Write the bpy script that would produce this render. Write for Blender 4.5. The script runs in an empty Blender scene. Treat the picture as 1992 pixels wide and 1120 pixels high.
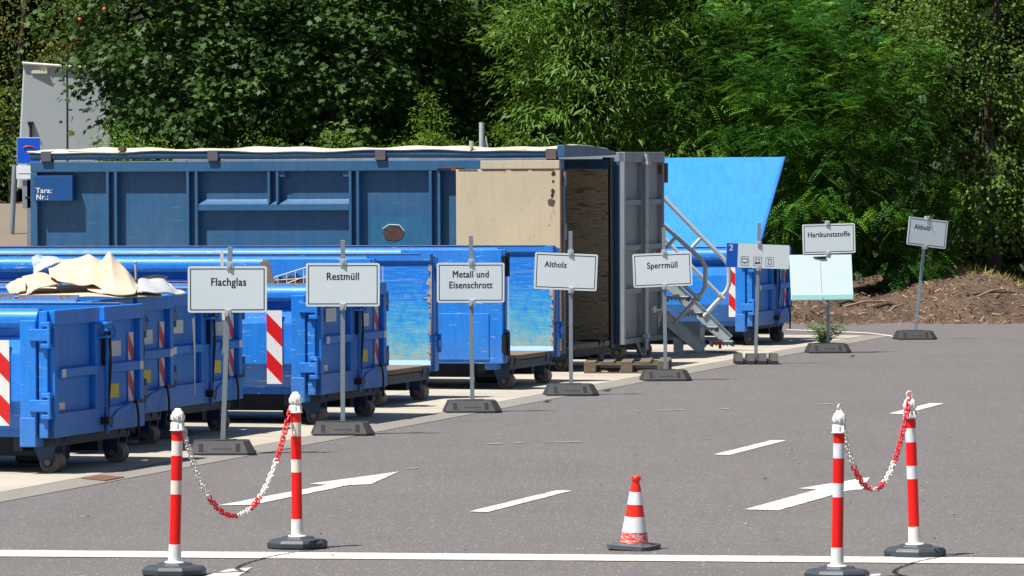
import bpy, math, random
import numpy as np
from mathutils import Vector, Matrix
S = bpy.context.scene
C = S.collection
R = math.radians
rnd = random.Random(7)

# ---------------------------------------------------------------- camera, sky, sun, exposure
F = 11000.0; CH = 2.6; PITCH = math.atan(255 / F)
cam_d = bpy.data.cameras.new('camera'); cam = bpy.data.objects.new('camera', cam_d); C.objects.link(cam)
cam_d.sensor_width = 36; cam_d.lens = 36 * F / 1992; cam_d.clip_end = 2000; cam_d.clip_start = .5
cam.location = (0, 0, CH); cam.rotation_euler = (R(90) - PITCH, 0, 0); S.camera = cam

SUN = Vector((-.40, -.27, 1.0)).normalized()
w = bpy.data.worlds.new('World'); S.world = w; w.use_nodes = True
nt = w.node_tree; sky = nt.nodes.new('ShaderNodeTexSky'); sky.sky_type = 'NISHITA'; sky.sun_disc = False
sky.sun_elevation = math.asin(SUN.z); sky.sun_rotation = math.atan2(SUN.x, SUN.y) % (2 * math.pi)
nt.links.new(sky.outputs[0], nt.nodes['Background'].inputs[0]); nt.nodes['Background'].inputs[1].default_value = .048
sl = bpy.data.lights.new('sun', 'SUN'); so = bpy.data.objects.new('sun', sl); C.objects.link(so)
sl.energy = 4.8; sl.angle = R(.5); sl.color = (1, .955, .88)
so.rotation_euler = SUN.to_track_quat('Z', 'Y').to_euler()
S.view_settings.view_transform = 'Standard'; S.view_settings.look = 'None'
S.view_settings.exposure = .76; S.view_settings.gamma = 1

# ---------------------------------------------------------------- pixel helpers (photograph pixels -> metres)
def W(px, py, Y):
    cx, cy = px - 996, -(py - 560)
    wy = F * math.cos(PITCH) + cy * math.sin(PITCH); wz = -F * math.sin(PITCH) + cy * math.cos(PITCH)
    k = Y / wy
    return Vector((cx * k, Y, CH + wz * k))
def G(px, py, z=0.0):
    cx, cy = px - 996, -(py - 560)
    wy = F * math.cos(PITCH) + cy * math.sin(PITCH); wz = -F * math.sin(PITCH) + cy * math.cos(PITCH)
    k = (z - CH) / wz
    return Vector((cx * k, wy * k, z))

def XA(px, Y): return (px - 996) * Y / F     # lateral metres of a pixel column at depth Y
# ---------------------------------------------------------------- mesh collector
class MB:
    def __init__(s): s.v = []; s.f = []; s.m = []; s.sm = []
    def add(s, vs, fs, mi=0, smooth=False, M=None):
        b = len(s.v)
        for p in vs:
            p = Vector(p)
            if M is not None: p = M @ p
            s.v.append(p[:])
        for f in fs: s.f.append([b + i for i in f]); s.m.append(mi); s.sm.append(smooth)
        return s
    def box(s, x0, x1, y0, y1, z0, z1, mi=0, M=None):
        vs = [(x0,y0,z0),(x1,y0,z0),(x1,y1,z0),(x0,y1,z0),(x0,y0,z1),(x1,y0,z1),(x1,y1,z1),(x0,y1,z1)]
        return s.add(vs, [(0,3,2,1),(4,5,6,7),(0,1,5,4),(1,2,6,5),(2,3,7,6),(3,0,4,7)], mi, False, M)
    def prism(s, poly, a, b, axis='x', mi=0, M=None, smooth=False):
        # poly: 2d ring; extruded along axis from a to b
        def p3(p, t):
            if axis == 'x': return (t, p[0], p[1])
            if axis == 'y': return (p[0], t, p[1])
            return (p[0], p[1], t)
        n = len(poly); vs = [p3(p, a) for p in poly] + [p3(p, b) for p in poly]
        fs = [(i, (i+1) % n, n + (i+1) % n, n + i) for i in range(n)]
        s.add(vs, fs, mi, smooth, M)
        s.add(vs, [tuple(range(n))[::-1], tuple(range(n, 2*n))], mi, False, M)
        return s
    def tube(s, pts, r, n=8, mi=0, closed=False, M=None, caps=True):
        pts = [Vector(p) for p in pts]; k = len(pts); vs = []
        rs = r if isinstance(r, (list, tuple)) else [r] * k
        prev = None
        for i, p in enumerate(pts):
            if closed: t = pts[(i+1) % k] - pts[i-1]
            else: t = pts[min(i+1, k-1)] - pts[max(i-1, 0)]
            t.normalize()
            if prev is None: u = t.orthogonal().normalized()
            else: u = (prev - t * prev.dot(t)).normalized()
            prev = u; vv = t.cross(u)
            for j in range(n):
                a = 2 * math.pi * j / n
                vs.append(p + (u * math.cos(a) + vv * math.sin(a)) * rs[i])
        fs = []
        for i in range(k if closed else k - 1):
            for j in range(n):
                a, b = i * n + j, i * n + (j+1) % n; c, d = ((i+1) % k) * n + (j+1) % n, ((i+1) % k) * n + j
                fs.append((a, b, c, d))
        s.add(vs, fs, mi, True, M)
        if caps and not closed:
            s.add(vs[:n], [tuple(range(n))[::-1]], mi, False, M); s.add(vs[-n:], [tuple(range(n))], mi, False, M)
        return s
    def lathe(s, prof, n=24, mi=0, M=None, smooth=True):
        vs = []
        for (r, z) in prof:
            for j in range(n):
                a = 2 * math.pi * j / n; vs.append((r * math.cos(a), r * math.sin(a), z))
        k = len(prof)
        fs = [(i*n+j, i*n+(j+1) % n, (i+1)*n+(j+1) % n, (i+1)*n+j) for i in range(k-1) for j in range(n)]
        s.add(vs, fs, mi, smooth, M)
        s.add(vs[:n], [tuple(range(n))[::-1]], mi, False, M); s.add(vs[-n:], [tuple(range(n))], mi, False, M)
        return s
    def build(s, name, mats, parent=None, bevel=0, loc=None):
        me = bpy.data.meshes.new(name); me.from_pydata(s.v, [], s.f)
        if not isinstance(mats, (list, tuple)): mats = [mats]
        for m in mats: me.materials.append(m)
        me.polygons.foreach_set('material_index', s.m); me.polygons.foreach_set('use_smooth', s.sm)
        me.update()
        o = bpy.data.objects.new(name, me); C.objects.link(o)
        if parent is not None: o.parent = parent
        if loc is not None: o.location = loc
        if bevel:
            md = o.modifiers.new('bevel', 'BEVEL'); md.width = bevel; md.segments = 2; md.limit_method = 'ANGLE'; md.angle_limit = R(40)
            md.harden_normals = False
        return o
def tag(o, label=None, cat=None, group=None, kind=None):
    if label: o['label'] = label
    if cat: o['category'] = cat
    if group: o['group'] = group
    if kind: o['kind'] = kind
    return o
def empty(name, loc, rz=0, ry=0, rx=0):
    o = bpy.data.objects.new(name, None); C.objects.link(o); o.location = loc; o.rotation_euler = (rx, ry, rz)
    o.empty_display_size = .2
    return o
def T(x, y, z): return Matrix.Translation((x, y, z))
def RZ(a): return Matrix.Rotation(a, 4, 'Z')
def RX(a): return Matrix.Rotation(a, 4, 'X')
def RY(a): return Matrix.Rotation(a, 4, 'Y')

# ---------------------------------------------------------------- materials
class NT:
    def __init__(s, name):
        s.m = bpy.data.materials.new(name); s.m.use_nodes = True; s.t = s.m.node_tree
        s.b = s.t.nodes['Principled BSDF']; s.out = s.t.nodes['Material Output']
    def n(s, typ, **kw):
        x = s.t.nodes.new(typ)
        for k, v in kw.items():
            if k.startswith('i_'):
                key = k[2:]; x.inputs[int(key) if key.isdigit() else key].default_value = v
            else: setattr(x, k, v)
        return x
    def l(s, a, b): s.t.links.new(a, b)
    def coord(s, scale=(1,1,1), rot=(0,0,0), kind='Object'):
        tc = s.n('ShaderNodeTexCoord'); mp = s.n('ShaderNodeMapping'); s.l(tc.outputs[kind], mp.inputs[0])
        mp.inputs['Scale'].default_value = scale; mp.inputs['Rotation'].default_value = rot
        return mp.outputs[0]
    def noise(s, vec, scale, detail=4, rough=.6, dist=0):
        x = s.n('ShaderNodeTexNoise'); s.l(vec, x.inputs['Vector']); x.inputs['Scale'].default_value = scale
        x.inputs['Detail'].default_value = detail; x.inputs['Roughness'].default_value = rough; x.inputs['Distortion'].default_value = dist
        return x.outputs[0]
    def ramp(s, fac, stops, interp='LINEAR'):
        x = s.n('ShaderNodeValToRGB'); s.l(fac, x.inputs[0]); cr = x.color_ramp; cr.interpolation = interp
        while len(cr.elements) < len(stops): cr.elements.new(.5)
        for e, (p, c) in zip(cr.elements, stops):
            e.position = p; e.color = (c, c, c, 1) if isinstance(c, (int, float)) else (*c, 1)
        return x.outputs[0]
    def mix(s, fac, a, b, mode='MIX'):
        x = s.n('ShaderNodeMix', data_type='RGBA', blend_type=mode)
        if isinstance(fac, (int, float)): x.inputs[0].default_value = fac
        else: s.l(fac, x.inputs[0])
        for i, c in ((6, a), (7, b)):
            if isinstance(c, (tuple, list)): x.inputs[i].default_value = (*c, 1)
            else: s.l(c, x.inputs[i])
        return x.outputs[2]
    def math(s, op, a, b=None):
        x = s.n('ShaderNodeMath', operation=op)
        for i, c in ((0, a), (1, b)):
            if c is None: continue
            if isinstance(c, (int, float)): x.inputs[i].default_value = c
            else: s.l(c, x.inputs[i])
        return x.outputs[0]
    def bump(s, h, strength=.3, dist=.01):
        x = s.n('ShaderNodeBump'); s.l(h, x.inputs['Height']); x.inputs['Strength'].default_value = strength
        x.inputs['Distance'].default_value = dist; s.l(x.outputs[0], s.b.inputs['Normal'])
    def base(s, c):
        if isinstance(c, (tuple, list)): s.b.inputs['Base Color'].default_value = (*c, 1)
        else: s.l(c, s.b.inputs['Base Color'])
    def rough(s, r):
        if isinstance(r, (int, float)): s.b.inputs['Roughness'].default_value = r
        else: s.l(r, s.b.inputs['Roughness'])

def plain(name, col, rough=.6, metal=0, dirt=.25, scale=6, bump=0, dcol=None):
    k = NT(name); v = k.coord(); n1 = k.noise(v, scale, 6, .65); n2 = k.noise(v, scale * 7, 3)
    dc = dcol or tuple(c * .55 for c in col)
    f = k.math('MULTIPLY', k.ramp(n1, [(.4, 0), (.75, 1)]), dirt)
    c = k.mix(f, col, dc)
    c = k.mix(k.math('MULTIPLY', k.ramp(n2, [(.55, 0), (.7, 1)]), dirt * .5), c, dc)
    k.base(c); k.rough(k.math('ADD', k.math('MULTIPLY', n1, .25), rough - .12)); k.b.inputs['Metallic'].default_value = metal
    if bump: k.bump(n2, bump, .004)
    return k.m

def paint(name, col, wear=.3, rust=.06, rough=.5, under=(.55, .6, .6), fade=.15):
    """container paint: faded patches, dust, fine scratches, chipped spots with rust"""
    k = NT(name); v = k.coord()
    big = k.noise(v, 1.1, 5, .6); streak = k.noise(k.coord((7, 7, .9)), 2.2, 5, .7)
    fine = k.noise(k.coord((1.2, 1.2, 9)), 5, 6, .75, .6)
    c = k.mix(k.math('MULTIPLY', k.ramp(big, [(.35, 0), (.7, 1)]), fade), col, tuple(min(1, x * .6 + .10) for x in col))
    c = k.mix(k.math('MULTIPLY', k.ramp(streak, [(.42, 0), (.70, 1)]), .42), c, tuple(x * .55 for x in col))
    spz = k.n('ShaderNodeSeparateXYZ'); k.l(v, spz.inputs[0]); lowd = k.ramp(k.math('ADD', spz.outputs[2], k.math('MULTIPLY', k.noise(v, 5, 6, .7), .5)), [(.45, .55), (.95, 0)])
    c = k.mix(k.math('MULTIPLY', lowd, .55), c, (.13, .12, .11))
    blob_ = k.noise(v, 3.2, 7, .75, .8); c = k.mix(k.math('MULTIPLY', k.ramp(blob_, [(.56, 0), (.66, 1)]), .22), c, tuple(x * .35 + .02 for x in col))
    sc = k.ramp(fine, [(.61, 0), (.65, 1)])
    sc2 = k.ramp(k.noise(k.coord((5, 5, 5), (.7, .3, .9)), 3, 8, .85, 2.5), [(.63, 0), (.65, 1)]); sc = k.math('MAXIMUM', sc, sc2)
    c = k.mix(k.math('MULTIPLY', sc, wear), c, under)
    chip = k.noise(v, 9, 8, .7); cf = k.ramp(chip, [(.70 - rust * .3, 0), (.72 - rust * .3, 1)])
    c = k.mix(k.math('MULTIPLY', cf, min(1, rust * 4)), c, (.10, .045, .025))
    k.base(c); k.rough(k.math('ADD', k.math('MULTIPLY', big, .3), rough - .15))
    h = k.math('ADD', k.math('MULTIPLY', k.noise(v, 1.6, 2), 1.0), k.math('MULTIPLY', chip, .08)); k.bump(h, .25, .03)
    return k.m

BLUE = (.002, .205, .74)
M = {}
M['blue'] = paint('blue_container_paint', BLUE)
M['blue2'] = paint('blue_container_paint_worn', BLUE, wear=.8, rust=.10, fade=.25)
M['lid'] = paint('sky_lit_lid_paint', (.008, .31, .84), wear=.15, rust=0, rough=.5, fade=.12)  # sky brightness on the leaning lid is put into this lighter blue
M['dark'] = paint('dark_blue_container_paint', (.022, .105, .235), wear=.12, rust=.04, rough=.45, fade=.2)
M['tara'] = plain('deep_blue_box_paint', (.006, .07, .24), .4, dirt=.15)
M['grey'] = paint('grey_container_paint', (.27, .30, .34), wear=.15, rust=.12, rough=.55, fade=.2)
M['under'] = plain('underframe_steel', (.012, .028, .05), .6, dirt=.5)
M['bracket'] = plain('dark_blue_bracket', (.012, .045, .12), .55, dirt=.6)
M['roller'] = plain('steel_roller', (.20, .155, .13), .6, .1, dirt=.6)
M['black'] = plain('black_rubber', (.014, .014, .016), .6)
M['zinc'] = plain('galvanised_steel', (.50, .54, .56), .5, .2, dirt=.4, scale=9)
M['tread'] = plain('grating_tread_steel', (.30, .33, .34), .6, .2, dirt=.5, scale=12)
M['post'] = plain('grey_sign_post_steel', (.27, .32, .36), .45, .3, dirt=.4, scale=8)
M['refl'] = plain('reflective_white_tape', (.72, .68, .62), .4, dirt=.3)
M['patch'] = plain('plain_white_sticker', (.62, .64, .64), .5, dirt=.2)
M['yellow'] = plain('yellow_sticker', (.62, .52, .03), .5, dirt=.2)
M['ink'] = plain('black_ink', (.012, .012, .013), .5, dirt=0)
M['swhite'] = plain('stripe_board_white', (.72, .72, .70), .4, dirt=.25)
M['sred'] = plain('stripe_board_red', (.62, .008, .012), .4, dirt=.2)
M['plate'] = plain('sign_plate_white', (.76, .85, .88), .38, dirt=.14, scale=3, dcol=(.52, .62, .67))
M['plateblue'] = plain('sign_plate_blue', (.0, .10, .58), .4, dirt=.05)
M['sheet'] = plain('white_plastic_board', (.70, .84, .86), .4, dirt=.12, dcol=(.5, .75, .75))
M['recycled'] = plain('recycled_plastic_base', (.034, .034, .036), .62, dirt=.35, scale=14, bump=.3)
M['grip_shade'] = plain('grip_shade_plastic', (.012, .012, .013), .8, dirt=.2)  # near-black colour paints the shade of grip hollows that are not cut in
M['bollbase'] = plain('rubber_bollard_base', (.045, .055, .068), .5, dirt=.4, scale=12)
M['bwhite'] = plain('bollard_white_plastic', (.78, .77, .74), .4, dirt=.22, scale=12, dcol=(.5, .48, .44))
M['bred'] = plain('bollard_red_film', (.82, .006, .004), .35, dirt=.12, scale=10)
M['cream'] = plain('bollard_reflective_band', (.80, .70, .62), .4, dirt=.1)
M['cred'] = plain('chain_red_plastic', (.66, .02, .03), .45, dirt=.2)
M['cwhite'] = plain('chain_white_plastic', (.75, .74, .70), .45, dirt=.2)
M['hook'] = plain('dark_hook_steel', (.012, .014, .02), .5, .3)
M['wood'] = None

def wood(name, col):
    k = NT(name); v = k.coord((1, 12, 12)); n1 = k.noise(v, 6, 6, .7, 1.5); n2 = k.noise(k.coord(), 5, 3)
    c = k.mix(k.ramp(n1, [(.35, 0), (.7, 1)]), tuple(x * .5 for x in col), col)
    c = k.mix(k.math('MULTIPLY', n2, .5), c, tuple(x * .6 for x in col)); k.base(c); k.rough(.8); k.bump(n1, .4, .005)
    return k.m
M['wood'] = wood('weathered_pallet_wood', (.20, .155, .11))
M['lath'] = wood('tan_plank_wood', (.42, .30, .20))

def concrete():
    k = NT('pale_concrete'); v = k.coord(); a = k.noise(v, .7, 6, .65); b = k.noise(v, 25, 4, .7); d = k.noise(v, 4, 5, .7, .8)
    c = k.mix(k.ramp(a, [(.3, 0), (.7, 1)]), (.34, .31, .25), (.45, .41, .335))
    c = k.mix(k.math('MULTIPLY', k.ramp(d, [(.52, 0), (.7, 1)]), .45), c, (.24, .20, .16))
    c = k.mix(k.math('MULTIPLY', b, .25), c, (.24, .21, .17))
    # slab joints, about every 3 m along the strip and 2.1 m across it (strip runs 12.6 deg off the view axis)
    jv = k.coord(rot=(0, 0, R(12.6)))
    sp = k.n('ShaderNodeSeparateXYZ'); k.l(jv, sp.inputs[0])
    for o, per in ((0, 2.1), (1, 3.0)):
        m = k.math('MODULO', k.math('ADD', sp.outputs[o], 300.3), per)
        j = k.math('LESS_THAN', m, .028 if o == 0 else .05); c = k.mix(k.math('MULTIPLY', j, .75), c, (.10, .085, .07))
    k.base(c); k.rough(.85); k.bump(b, .25, .004); return k.m
M['concrete'] = concrete()

def asphalt(name, base, warm, speck=.75):
    k = NT(name); v = k.coord()
    a = k.noise(v, .35, 6, .6); b = k.noise(v, 60, 3, .8); d = k.noise(v, 2.3, 6, .7)
    c = k.mix(k.ramp(a, [(.3, 0), (.7, 1)]), tuple(x * .87 for x in base), tuple(x * 1.08 for x in base))
    c = k.mix(k.math('MULTIPLY', k.ramp(d, [(.45, 0), (.7, 1)]), .25), c, tuple(x * .68 for x in base))
    tr = k.noise(k.coord((3.2, .12, 1), (0, 0, R(8))), 1.0, 5, .6, .4); c = k.mix(k.math('MULTIPLY', k.ramp(tr, [(.5, 0), (.68, 1)]), .22), c, tuple(x * .55 for x in base))
    st = k.noise(v, .9, 3, .5, 1.2); c = k.mix(k.math('MULTIPLY', k.ramp(st, [(.60, 0), (.66, 1)]), .16), c, tuple(x * .5 for x in base))
    c = k.mix(k.ramp(b, [(.3, 0), (.75, 1)]), tuple(x * .6 for x in base), c)
    vo = k.n('ShaderNodeTexVoronoi', feature='F1'); k.l(v, vo.inputs['Vector']); vo.inputs['Scale'].default_value = 55
    sep = k.n('ShaderNodeSeparateColor'); k.l(vo.outputs['Color'], sep.inputs[0])
    pick = k.math('GREATER_THAN', sep.outputs[0], .90); near = k.math('LESS_THAN', vo.outputs['Distance'], .42)
    c = k.mix(k.math('MULTIPLY', k.math('MULTIPLY', pick, near), speck), c, (.40, .36, .34))
    vo2 = k.n('ShaderNodeTexVoronoi', feature='F1'); k.l(v, vo2.inputs['Vector']); vo2.inputs['Scale'].default_value = 9
    sep2 = k.n('ShaderNodeSeparateColor'); k.l(vo2.outputs['Color'], sep2.inputs[0])
    p2 = k.math('MULTIPLY', k.math('GREATER_THAN', sep2.outputs[0], .9), k.math('LESS_THAN', vo2.outputs['Distance'], .10))
    c = k.mix(k.math('MULTIPLY', p2, .8), c, (.5, .47, .44))
    k.base(c); k.rough(.88); k.bump(b, .35, .004); return k.m
M['asphalt'] = asphalt('grey_asphalt', (.150, .137, .137), 0)
M['gutter'] = asphalt('grey_gutter_concrete', (.27, .25, .225), 0, .3)

def marking():
    k = NT('white_road_paint'); v = k.coord(); n = k.noise(v, 22, 6, .8); b = k.noise(v, 3, 3)
    f = k.ramp(k.math('ADD', n, k.math('MULTIPLY', b, .35)), [(.66, 0), (.80, 1)])
    c = k.mix(k.math('MULTIPLY', f, .7), (.60, .56, .50), (.22, .20, .19)); k.base(c); k.rough(.7); return k.m
M['mark'] = marking()
M['faint'] = plain('pale_scuff', (.30, .28, .27), .8, dirt=.9, scale=12, dcol=(.17, .155, .15))

def scratched():
    """bare scratched inside of an open container wall"""
    k = NT('scratched_inner_wall_paint'); tc = k.coord(); sp = k.n('ShaderNodeSeparateXYZ'); k.l(tc, sp.inputs[0])
    st = k.noise(k.coord((1.5, 1, 14)), 5, 8, .75, .9); big = k.noise(tc, 1.7, 4, .6, .5); st2 = k.noise(k.coord((.9, 1, 30)), 4, 8, .8, .5)
    vert = k.noise(k.coord((5, 1, 2.5)), 2, 6, .75, .8); blot = k.noise(k.coord((1, 1, 1)), 3.5, 7, .75, 1.2)
    h = k.math('MULTIPLY', k.math('SUBTRACT', 1.36, sp.outputs[2]), .50)      # worn more towards the floor
    q = k.math('ADD', k.math('ADD', h, k.math('MULTIPLY', st, .40)), k.math('MULTIPLY', blot, .55))
    q = k.math('ADD', k.math('SUBTRACT', q, .06), k.math('MULTIPLY', k.math('SUBTRACT', vert, .5), .5))
    c = k.ramp(q, [(.46, (.0, .185, .72)), (.60, (.01, .27, .72)), (.74, (.05, .37, .64)), (.86, (.20, .43, .50)), (1.0, (.42, .44, .34))])
    for sc_, rot, th, cc, am in (((.5, 1, 34), 0, .565, (.52, .60, .56), .7), ((.8, 1, 26), .35, .60, (.50, .62, .66), .6), ((1.2, 1, 30), -.5, .61, (.55, .62, .60), .5), ((.6, 1, 30), .06, .60, (.01, .10, .36), .7), ((.7, 1, 20), 0, .62, (.16, .07, .04), .85)):
        c = k.mix(k.ramp(k.noise(k.coord(sc_, (0, rot, 0)), 3.3 + th * 3, 8, .82, .3), [(th, 0), (th + .035, am)]), c, cc)
    ln = k.math('LESS_THAN', k.math('ABSOLUTE', k.math('ADD', sp.outputs[0], .55)), .007); c = k.mix(k.math('MULTIPLY', ln, .5), c, (.55, .55, .45))
    k.base(c); k.rough(.5); return k.m
M['scratch'] = scratched()
M['worn_edge'] = plain('bare_worn_edge', (.5, .42, .36), .6, dirt=.9, scale=22, dcol=(.10, .05, .03))
M['floor'] = plain('rusty_container_floor', (.17, .12, .085), .8, dirt=.5, scale=5)
M['char'] = plain('burnt_paint', (.10, .07, .05), .8, dirt=.6, scale=30)
M['drust'] = plain('dark_rust', (.075, .04, .028), .9, dirt=.8, scale=16, dcol=(.02, .014, .012))
M['rust'] = plain('rust', (.15, .07, .04), .9, dirt=.6, scale=20)
def rimrust():
    k = NT('rusty_rim_paint'); v = k.coord((2, 6, 6)); n = k.noise(v, 7, 8, .75)
    c = k.ramp(n, [(.44, (.02, .22, .75)), (.5, (.30, .26, .22)), (.58, (.14, .08, .05)), (.68, (.5, .46, .42))])
    k.base(c); k.rough(.7); return k.m
M['rimrust'] = rimrust()
def beige():
    k = NT('beige_leaf_paint'); v = k.coord(); n = k.noise(v, 1.2, 5, .6)
    c = k.mix(k.ramp(n, [(.3, 0), (.7, 1)]), (.47, .40, .28), (.56, .475, .335))
    n2 = k.noise(k.coord((3, 3, 1.2)), 4, 8, .8, .5); c = k.mix(k.ramp(n2, [(.61, 0), (.64, .75)]), c, (.16, .10, .06))
    n3 = k.noise(k.coord((1, 1, 1)), 11, 5, .8); c = k.mix(k.ramp(n3, [(.655, 0), (.68, .8)]), c, (.06, .04, .03))
    vo = k.noise(k.coord((9, 9, .8)), 2, 4, .7); c = k.mix(k.math('MULTIPLY', k.ramp(vo, [(.5, 0), (.7, 1)]), .25), c, (.34, .30, .24))
    k.base(c); k.rough(.6); k.bump(n3, .2, .005); return k.m
M['beige'] = beige()
def beigein():
    k = NT('dirty_beige_inner_wall'); v = k.coord(); n = k.noise(k.coord((1, 1, 6)), 3, 7, .75, 1)
    c = k.ramp(n, [(.36, (.08, .06, .04)), (.50, (.42, .33, .21)), (.60, (.28, .22, .14)), (.66, (.06, .045, .03))]); k.base(c); k.rough(.8); return k.m
M['beigein'] = beigein()
M['tarp'] = plain('cream_tarpaulin', (.55, .52, .43), .5, dirt=.35, scale=3, dcol=(.45, .42, .35))
M['foam'] = plain('beige_felt_sheet', (.54, .44, .33), .8, dirt=.35, scale=5, dcol=(.44, .34, .24))
M['wsheet'] = plain('white_crumpled_sheet', (.40, .41, .44), .6, dirt=.3, scale=5)
def film():
    k = NT('clear_plastic_film'); k.base((.75, .85, .95)); k.rough(.15)
    tr = k.n('ShaderNodeBsdfTransparent'); mx = k.n('ShaderNodeMixShader'); f = k.ramp(k.noise(k.coord((1, 1, 1)), 9, 5, .7, 2), [(.4, .15), (.7, .75)])
    k.l(f, mx.inputs[0]); k.l(tr.outputs[0], mx.inputs[1]); k.l(k.b.outputs[0], mx.inputs[2]); k.l(mx.outputs[0], k.out.inputs[0]); return k.m
M['film'] = film()
M['trailer'] = plain('trailer_grey_panel', (.46, .51, .56), .5, dirt=.15, scale=1)
M['cblue'] = plain('info_sign_blue', (.0, .09, .62), .4, dirt=.05)
M['cone'] = plain('cone_red_rubber', (.80, .022, .006), .4, dirt=.12, scale=14)
def conescuff():
    k = NT('scuffed_red_rubber'); n = k.noise(k.coord((1, 1, 2.5)), 26, 7, .8); k.base(k.ramp(n, [(.47, (.72, .02, .008)), (.56, (.60, .46, .44))])); k.rough(.6); return k.m
M['scuff'] = conescuff()
M['coneband'] = plain('cone_reflective_white', (.72, .76, .80), .35, dirt=.15, scale=12)
M['orange'] = plain('red_reflector', (.55, .05, .01), .4)

def soil():
    k = NT('mulch_soil'); v = k.coord(); a = k.noise(v, 1.3, 6, .7); b = k.noise(v, 22, 6, .8); d = k.noise(k.coord((1, .5, 3)), 9, 6, .8, 1)
    c = k.mix(k.ramp(a, [(.35, 0), (.65, 1)]), (.052, .032, .022), (.125, .078, .050))
    c = k.mix(k.ramp(d, [(.45, 0), (.7, .7)]), c, (.045, .026, .018)); c = k.mix(k.ramp(b, [(.55, 0), (.75, .8)]), c, (.34, .23, .15))
    k.base(c); k.rough(.95); k.bump(b, .8, .03); return k.m
M['soil'] = soil()
def farground():
    k = NT('far_ground'); v = k.coord(); a = k.noise(v, .5, 5, .6); b = k.noise(v, 14, 4, .7)
    c = k.mix(a, (.20, .165, .125), (.155, .13, .105)); c = k.mix(k.math('MULTIPLY', b, .4), c, (.11, .095, .075)); k.base(c); k.rough(.95); return k.m
M['farroad'] = farground()

def leafmat(name, dark, mid, light, trans=.28, rough=.55, spec=.28):
    k = NT(name)
    at = k.n('ShaderNodeAttribute', attribute_name='tint')
    c = k.ramp(at.outputs['Fac'], [(0, dark), (.55, mid), (1, light)])
    k.base(c); k.rough(rough); k.b.inputs['Specular IOR Level'].default_value = spec
    tr = k.n('ShaderNodeBsdfTranslucent'); hs = k.n('ShaderNodeHueSaturation'); hs.inputs['Value'].default_value = 1.3; hs.inputs['Hue'].default_value = .485
    k.l(c, hs.inputs['Color']); k.l(hs.outputs[0], tr.inputs[0])
    mx = k.n('ShaderNodeMixShader'); mx.inputs[0].default_value = trans; k.l(k.b.outputs[0], mx.inputs[1]); k.l(tr.outputs[0], mx.inputs[2]); k.l(mx.outputs[0], k.out.inputs[0])
    return k.m
M['maple'] = leafmat('maple_leaf', (.018, .050, .008), (.042, .105, .016), (.11, .175, .02))
M['willow'] = leafmat('willow_leaf', (.05, .12, .012), (.09, .20, .022), (.18, .30, .04))
M['robinia'] = leafmat('robinia_leaf', (.016, .075, .010), (.045, .165, .016), (.15, .33, .02))
M['plum'] = leafmat('plum_leaf', (.035, .08, .010), (.08, .155, .014), (.18, .28, .03))
M['bush'] = leafmat('bush_leaf', (.05, .12, .010), (.12, .24, .018), (.24, .36, .03))
M['olive'] = leafmat('olive_brown_leaf', (.05, .065, .010), (.12, .14, .02), (.26, .19, .03))
M['deep'] = leafmat('shade_dark_woods_leaf', (.008, .018, .005), (.016, .034, .008), (.03, .055, .012), .1, .6, .2)  # shade between the trees is put into this near-black leaf colour
M['dry'] = leafmat('dry_grass', (.25, .20, .07), (.38, .30, .11), (.50, .42, .18), .2, .7, .2)
M['chip'] = leafmat('wood_chips', (.06, .036, .024), (.17, .105, .068), (.40, .30, .21), .0, .9, .2)
M['bark'] = wood('tree_bark', (.07, .055, .04))
M['apple'] = plain('orange_fruit', (.75, .12, .03), .4)

# ---------------------------------------------------------------- leaf clouds (numpy)
NR = np.random.default_rng(11)
def unit(a): return a / (np.linalg.norm(a, axis=-1, keepdims=True) + 1e-9)
def leafmesh(name, pos, tdir, ndir, size, tmpl, mat, tint, parent=None):
    """one polygon per leaf: template rows are (along, across, lift)"""
    t = unit(tdir); n = unit(ndir - t * np.sum(ndir * t, -1, keepdims=True)); b = np.cross(n, t)
    tm = np.array(tmpl, dtype=np.float32); k = len(tm); N = len(pos)
    V = pos[:, None, :] + size[:, None, None] * (tm[None, :, 0:1] * t[:, None] + tm[None, :, 1:2] * b[:, None] + tm[None, :, 2:3] * n[:, None])
    me = bpy.data.meshes.new(name); me.vertices.add(N * k); me.vertices.foreach_set('co', V.reshape(-1).astype(np.float32))
    me.loops.add(N * k); me.loops.foreach_set('vertex_index', np.arange(N * k, dtype=np.int32))
    me.polygons.add(N); me.polygons.foreach_set('loop_start', np.arange(0, N * k, k, dtype=np.int32))
    at = me.attributes.new('tint', 'FLOAT', 'FACE'); at.data.foreach_set('value', np.clip(tint, 0, 1).astype(np.float32))
    me.materials.append(mat); me.update(calc_edges=True); me.validate()
    o = bpy.data.objects.new(name, me); C.objects.link(o)
    if parent is not None: o.parent = parent
    return o
TM = {
 'maple': [(0,0,0),(.12,.30,.02),(.05,.50,.05),(.38,.36,.0),(.62,.55,-.05),(.60,.22,0),(1,0,-.10),(.60,-.22,0),(.62,-.55,-.05),(.38,-.36,0),(.05,-.50,.05),(.12,-.30,.02)],
 'willow': [(0,0,0),(.3,.09,.03),(.7,.07,.0),(1,0,-.14),(.7,-.07,0),(.3,-.09,.03)],
 'oval': [(0,0,0),(.3,.24,.03),(.7,.20,0),(1,0,-.08),(.7,-.20,0),(.3,-.24,.03)],
 'blade': [(0,.03,0),(.6,.03,.02),(1,0,.12),(.6,-.03,.02),(0,-.03,0)],
 'quad': [(0,.3,0),(.6,.5,.05),(1,0,0),(.5,-.5,-.05)],
 'chip': [(0,.08,0),(1,.11,.0),(1,-.06,.03),(0,-.1,0)],
}
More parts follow.
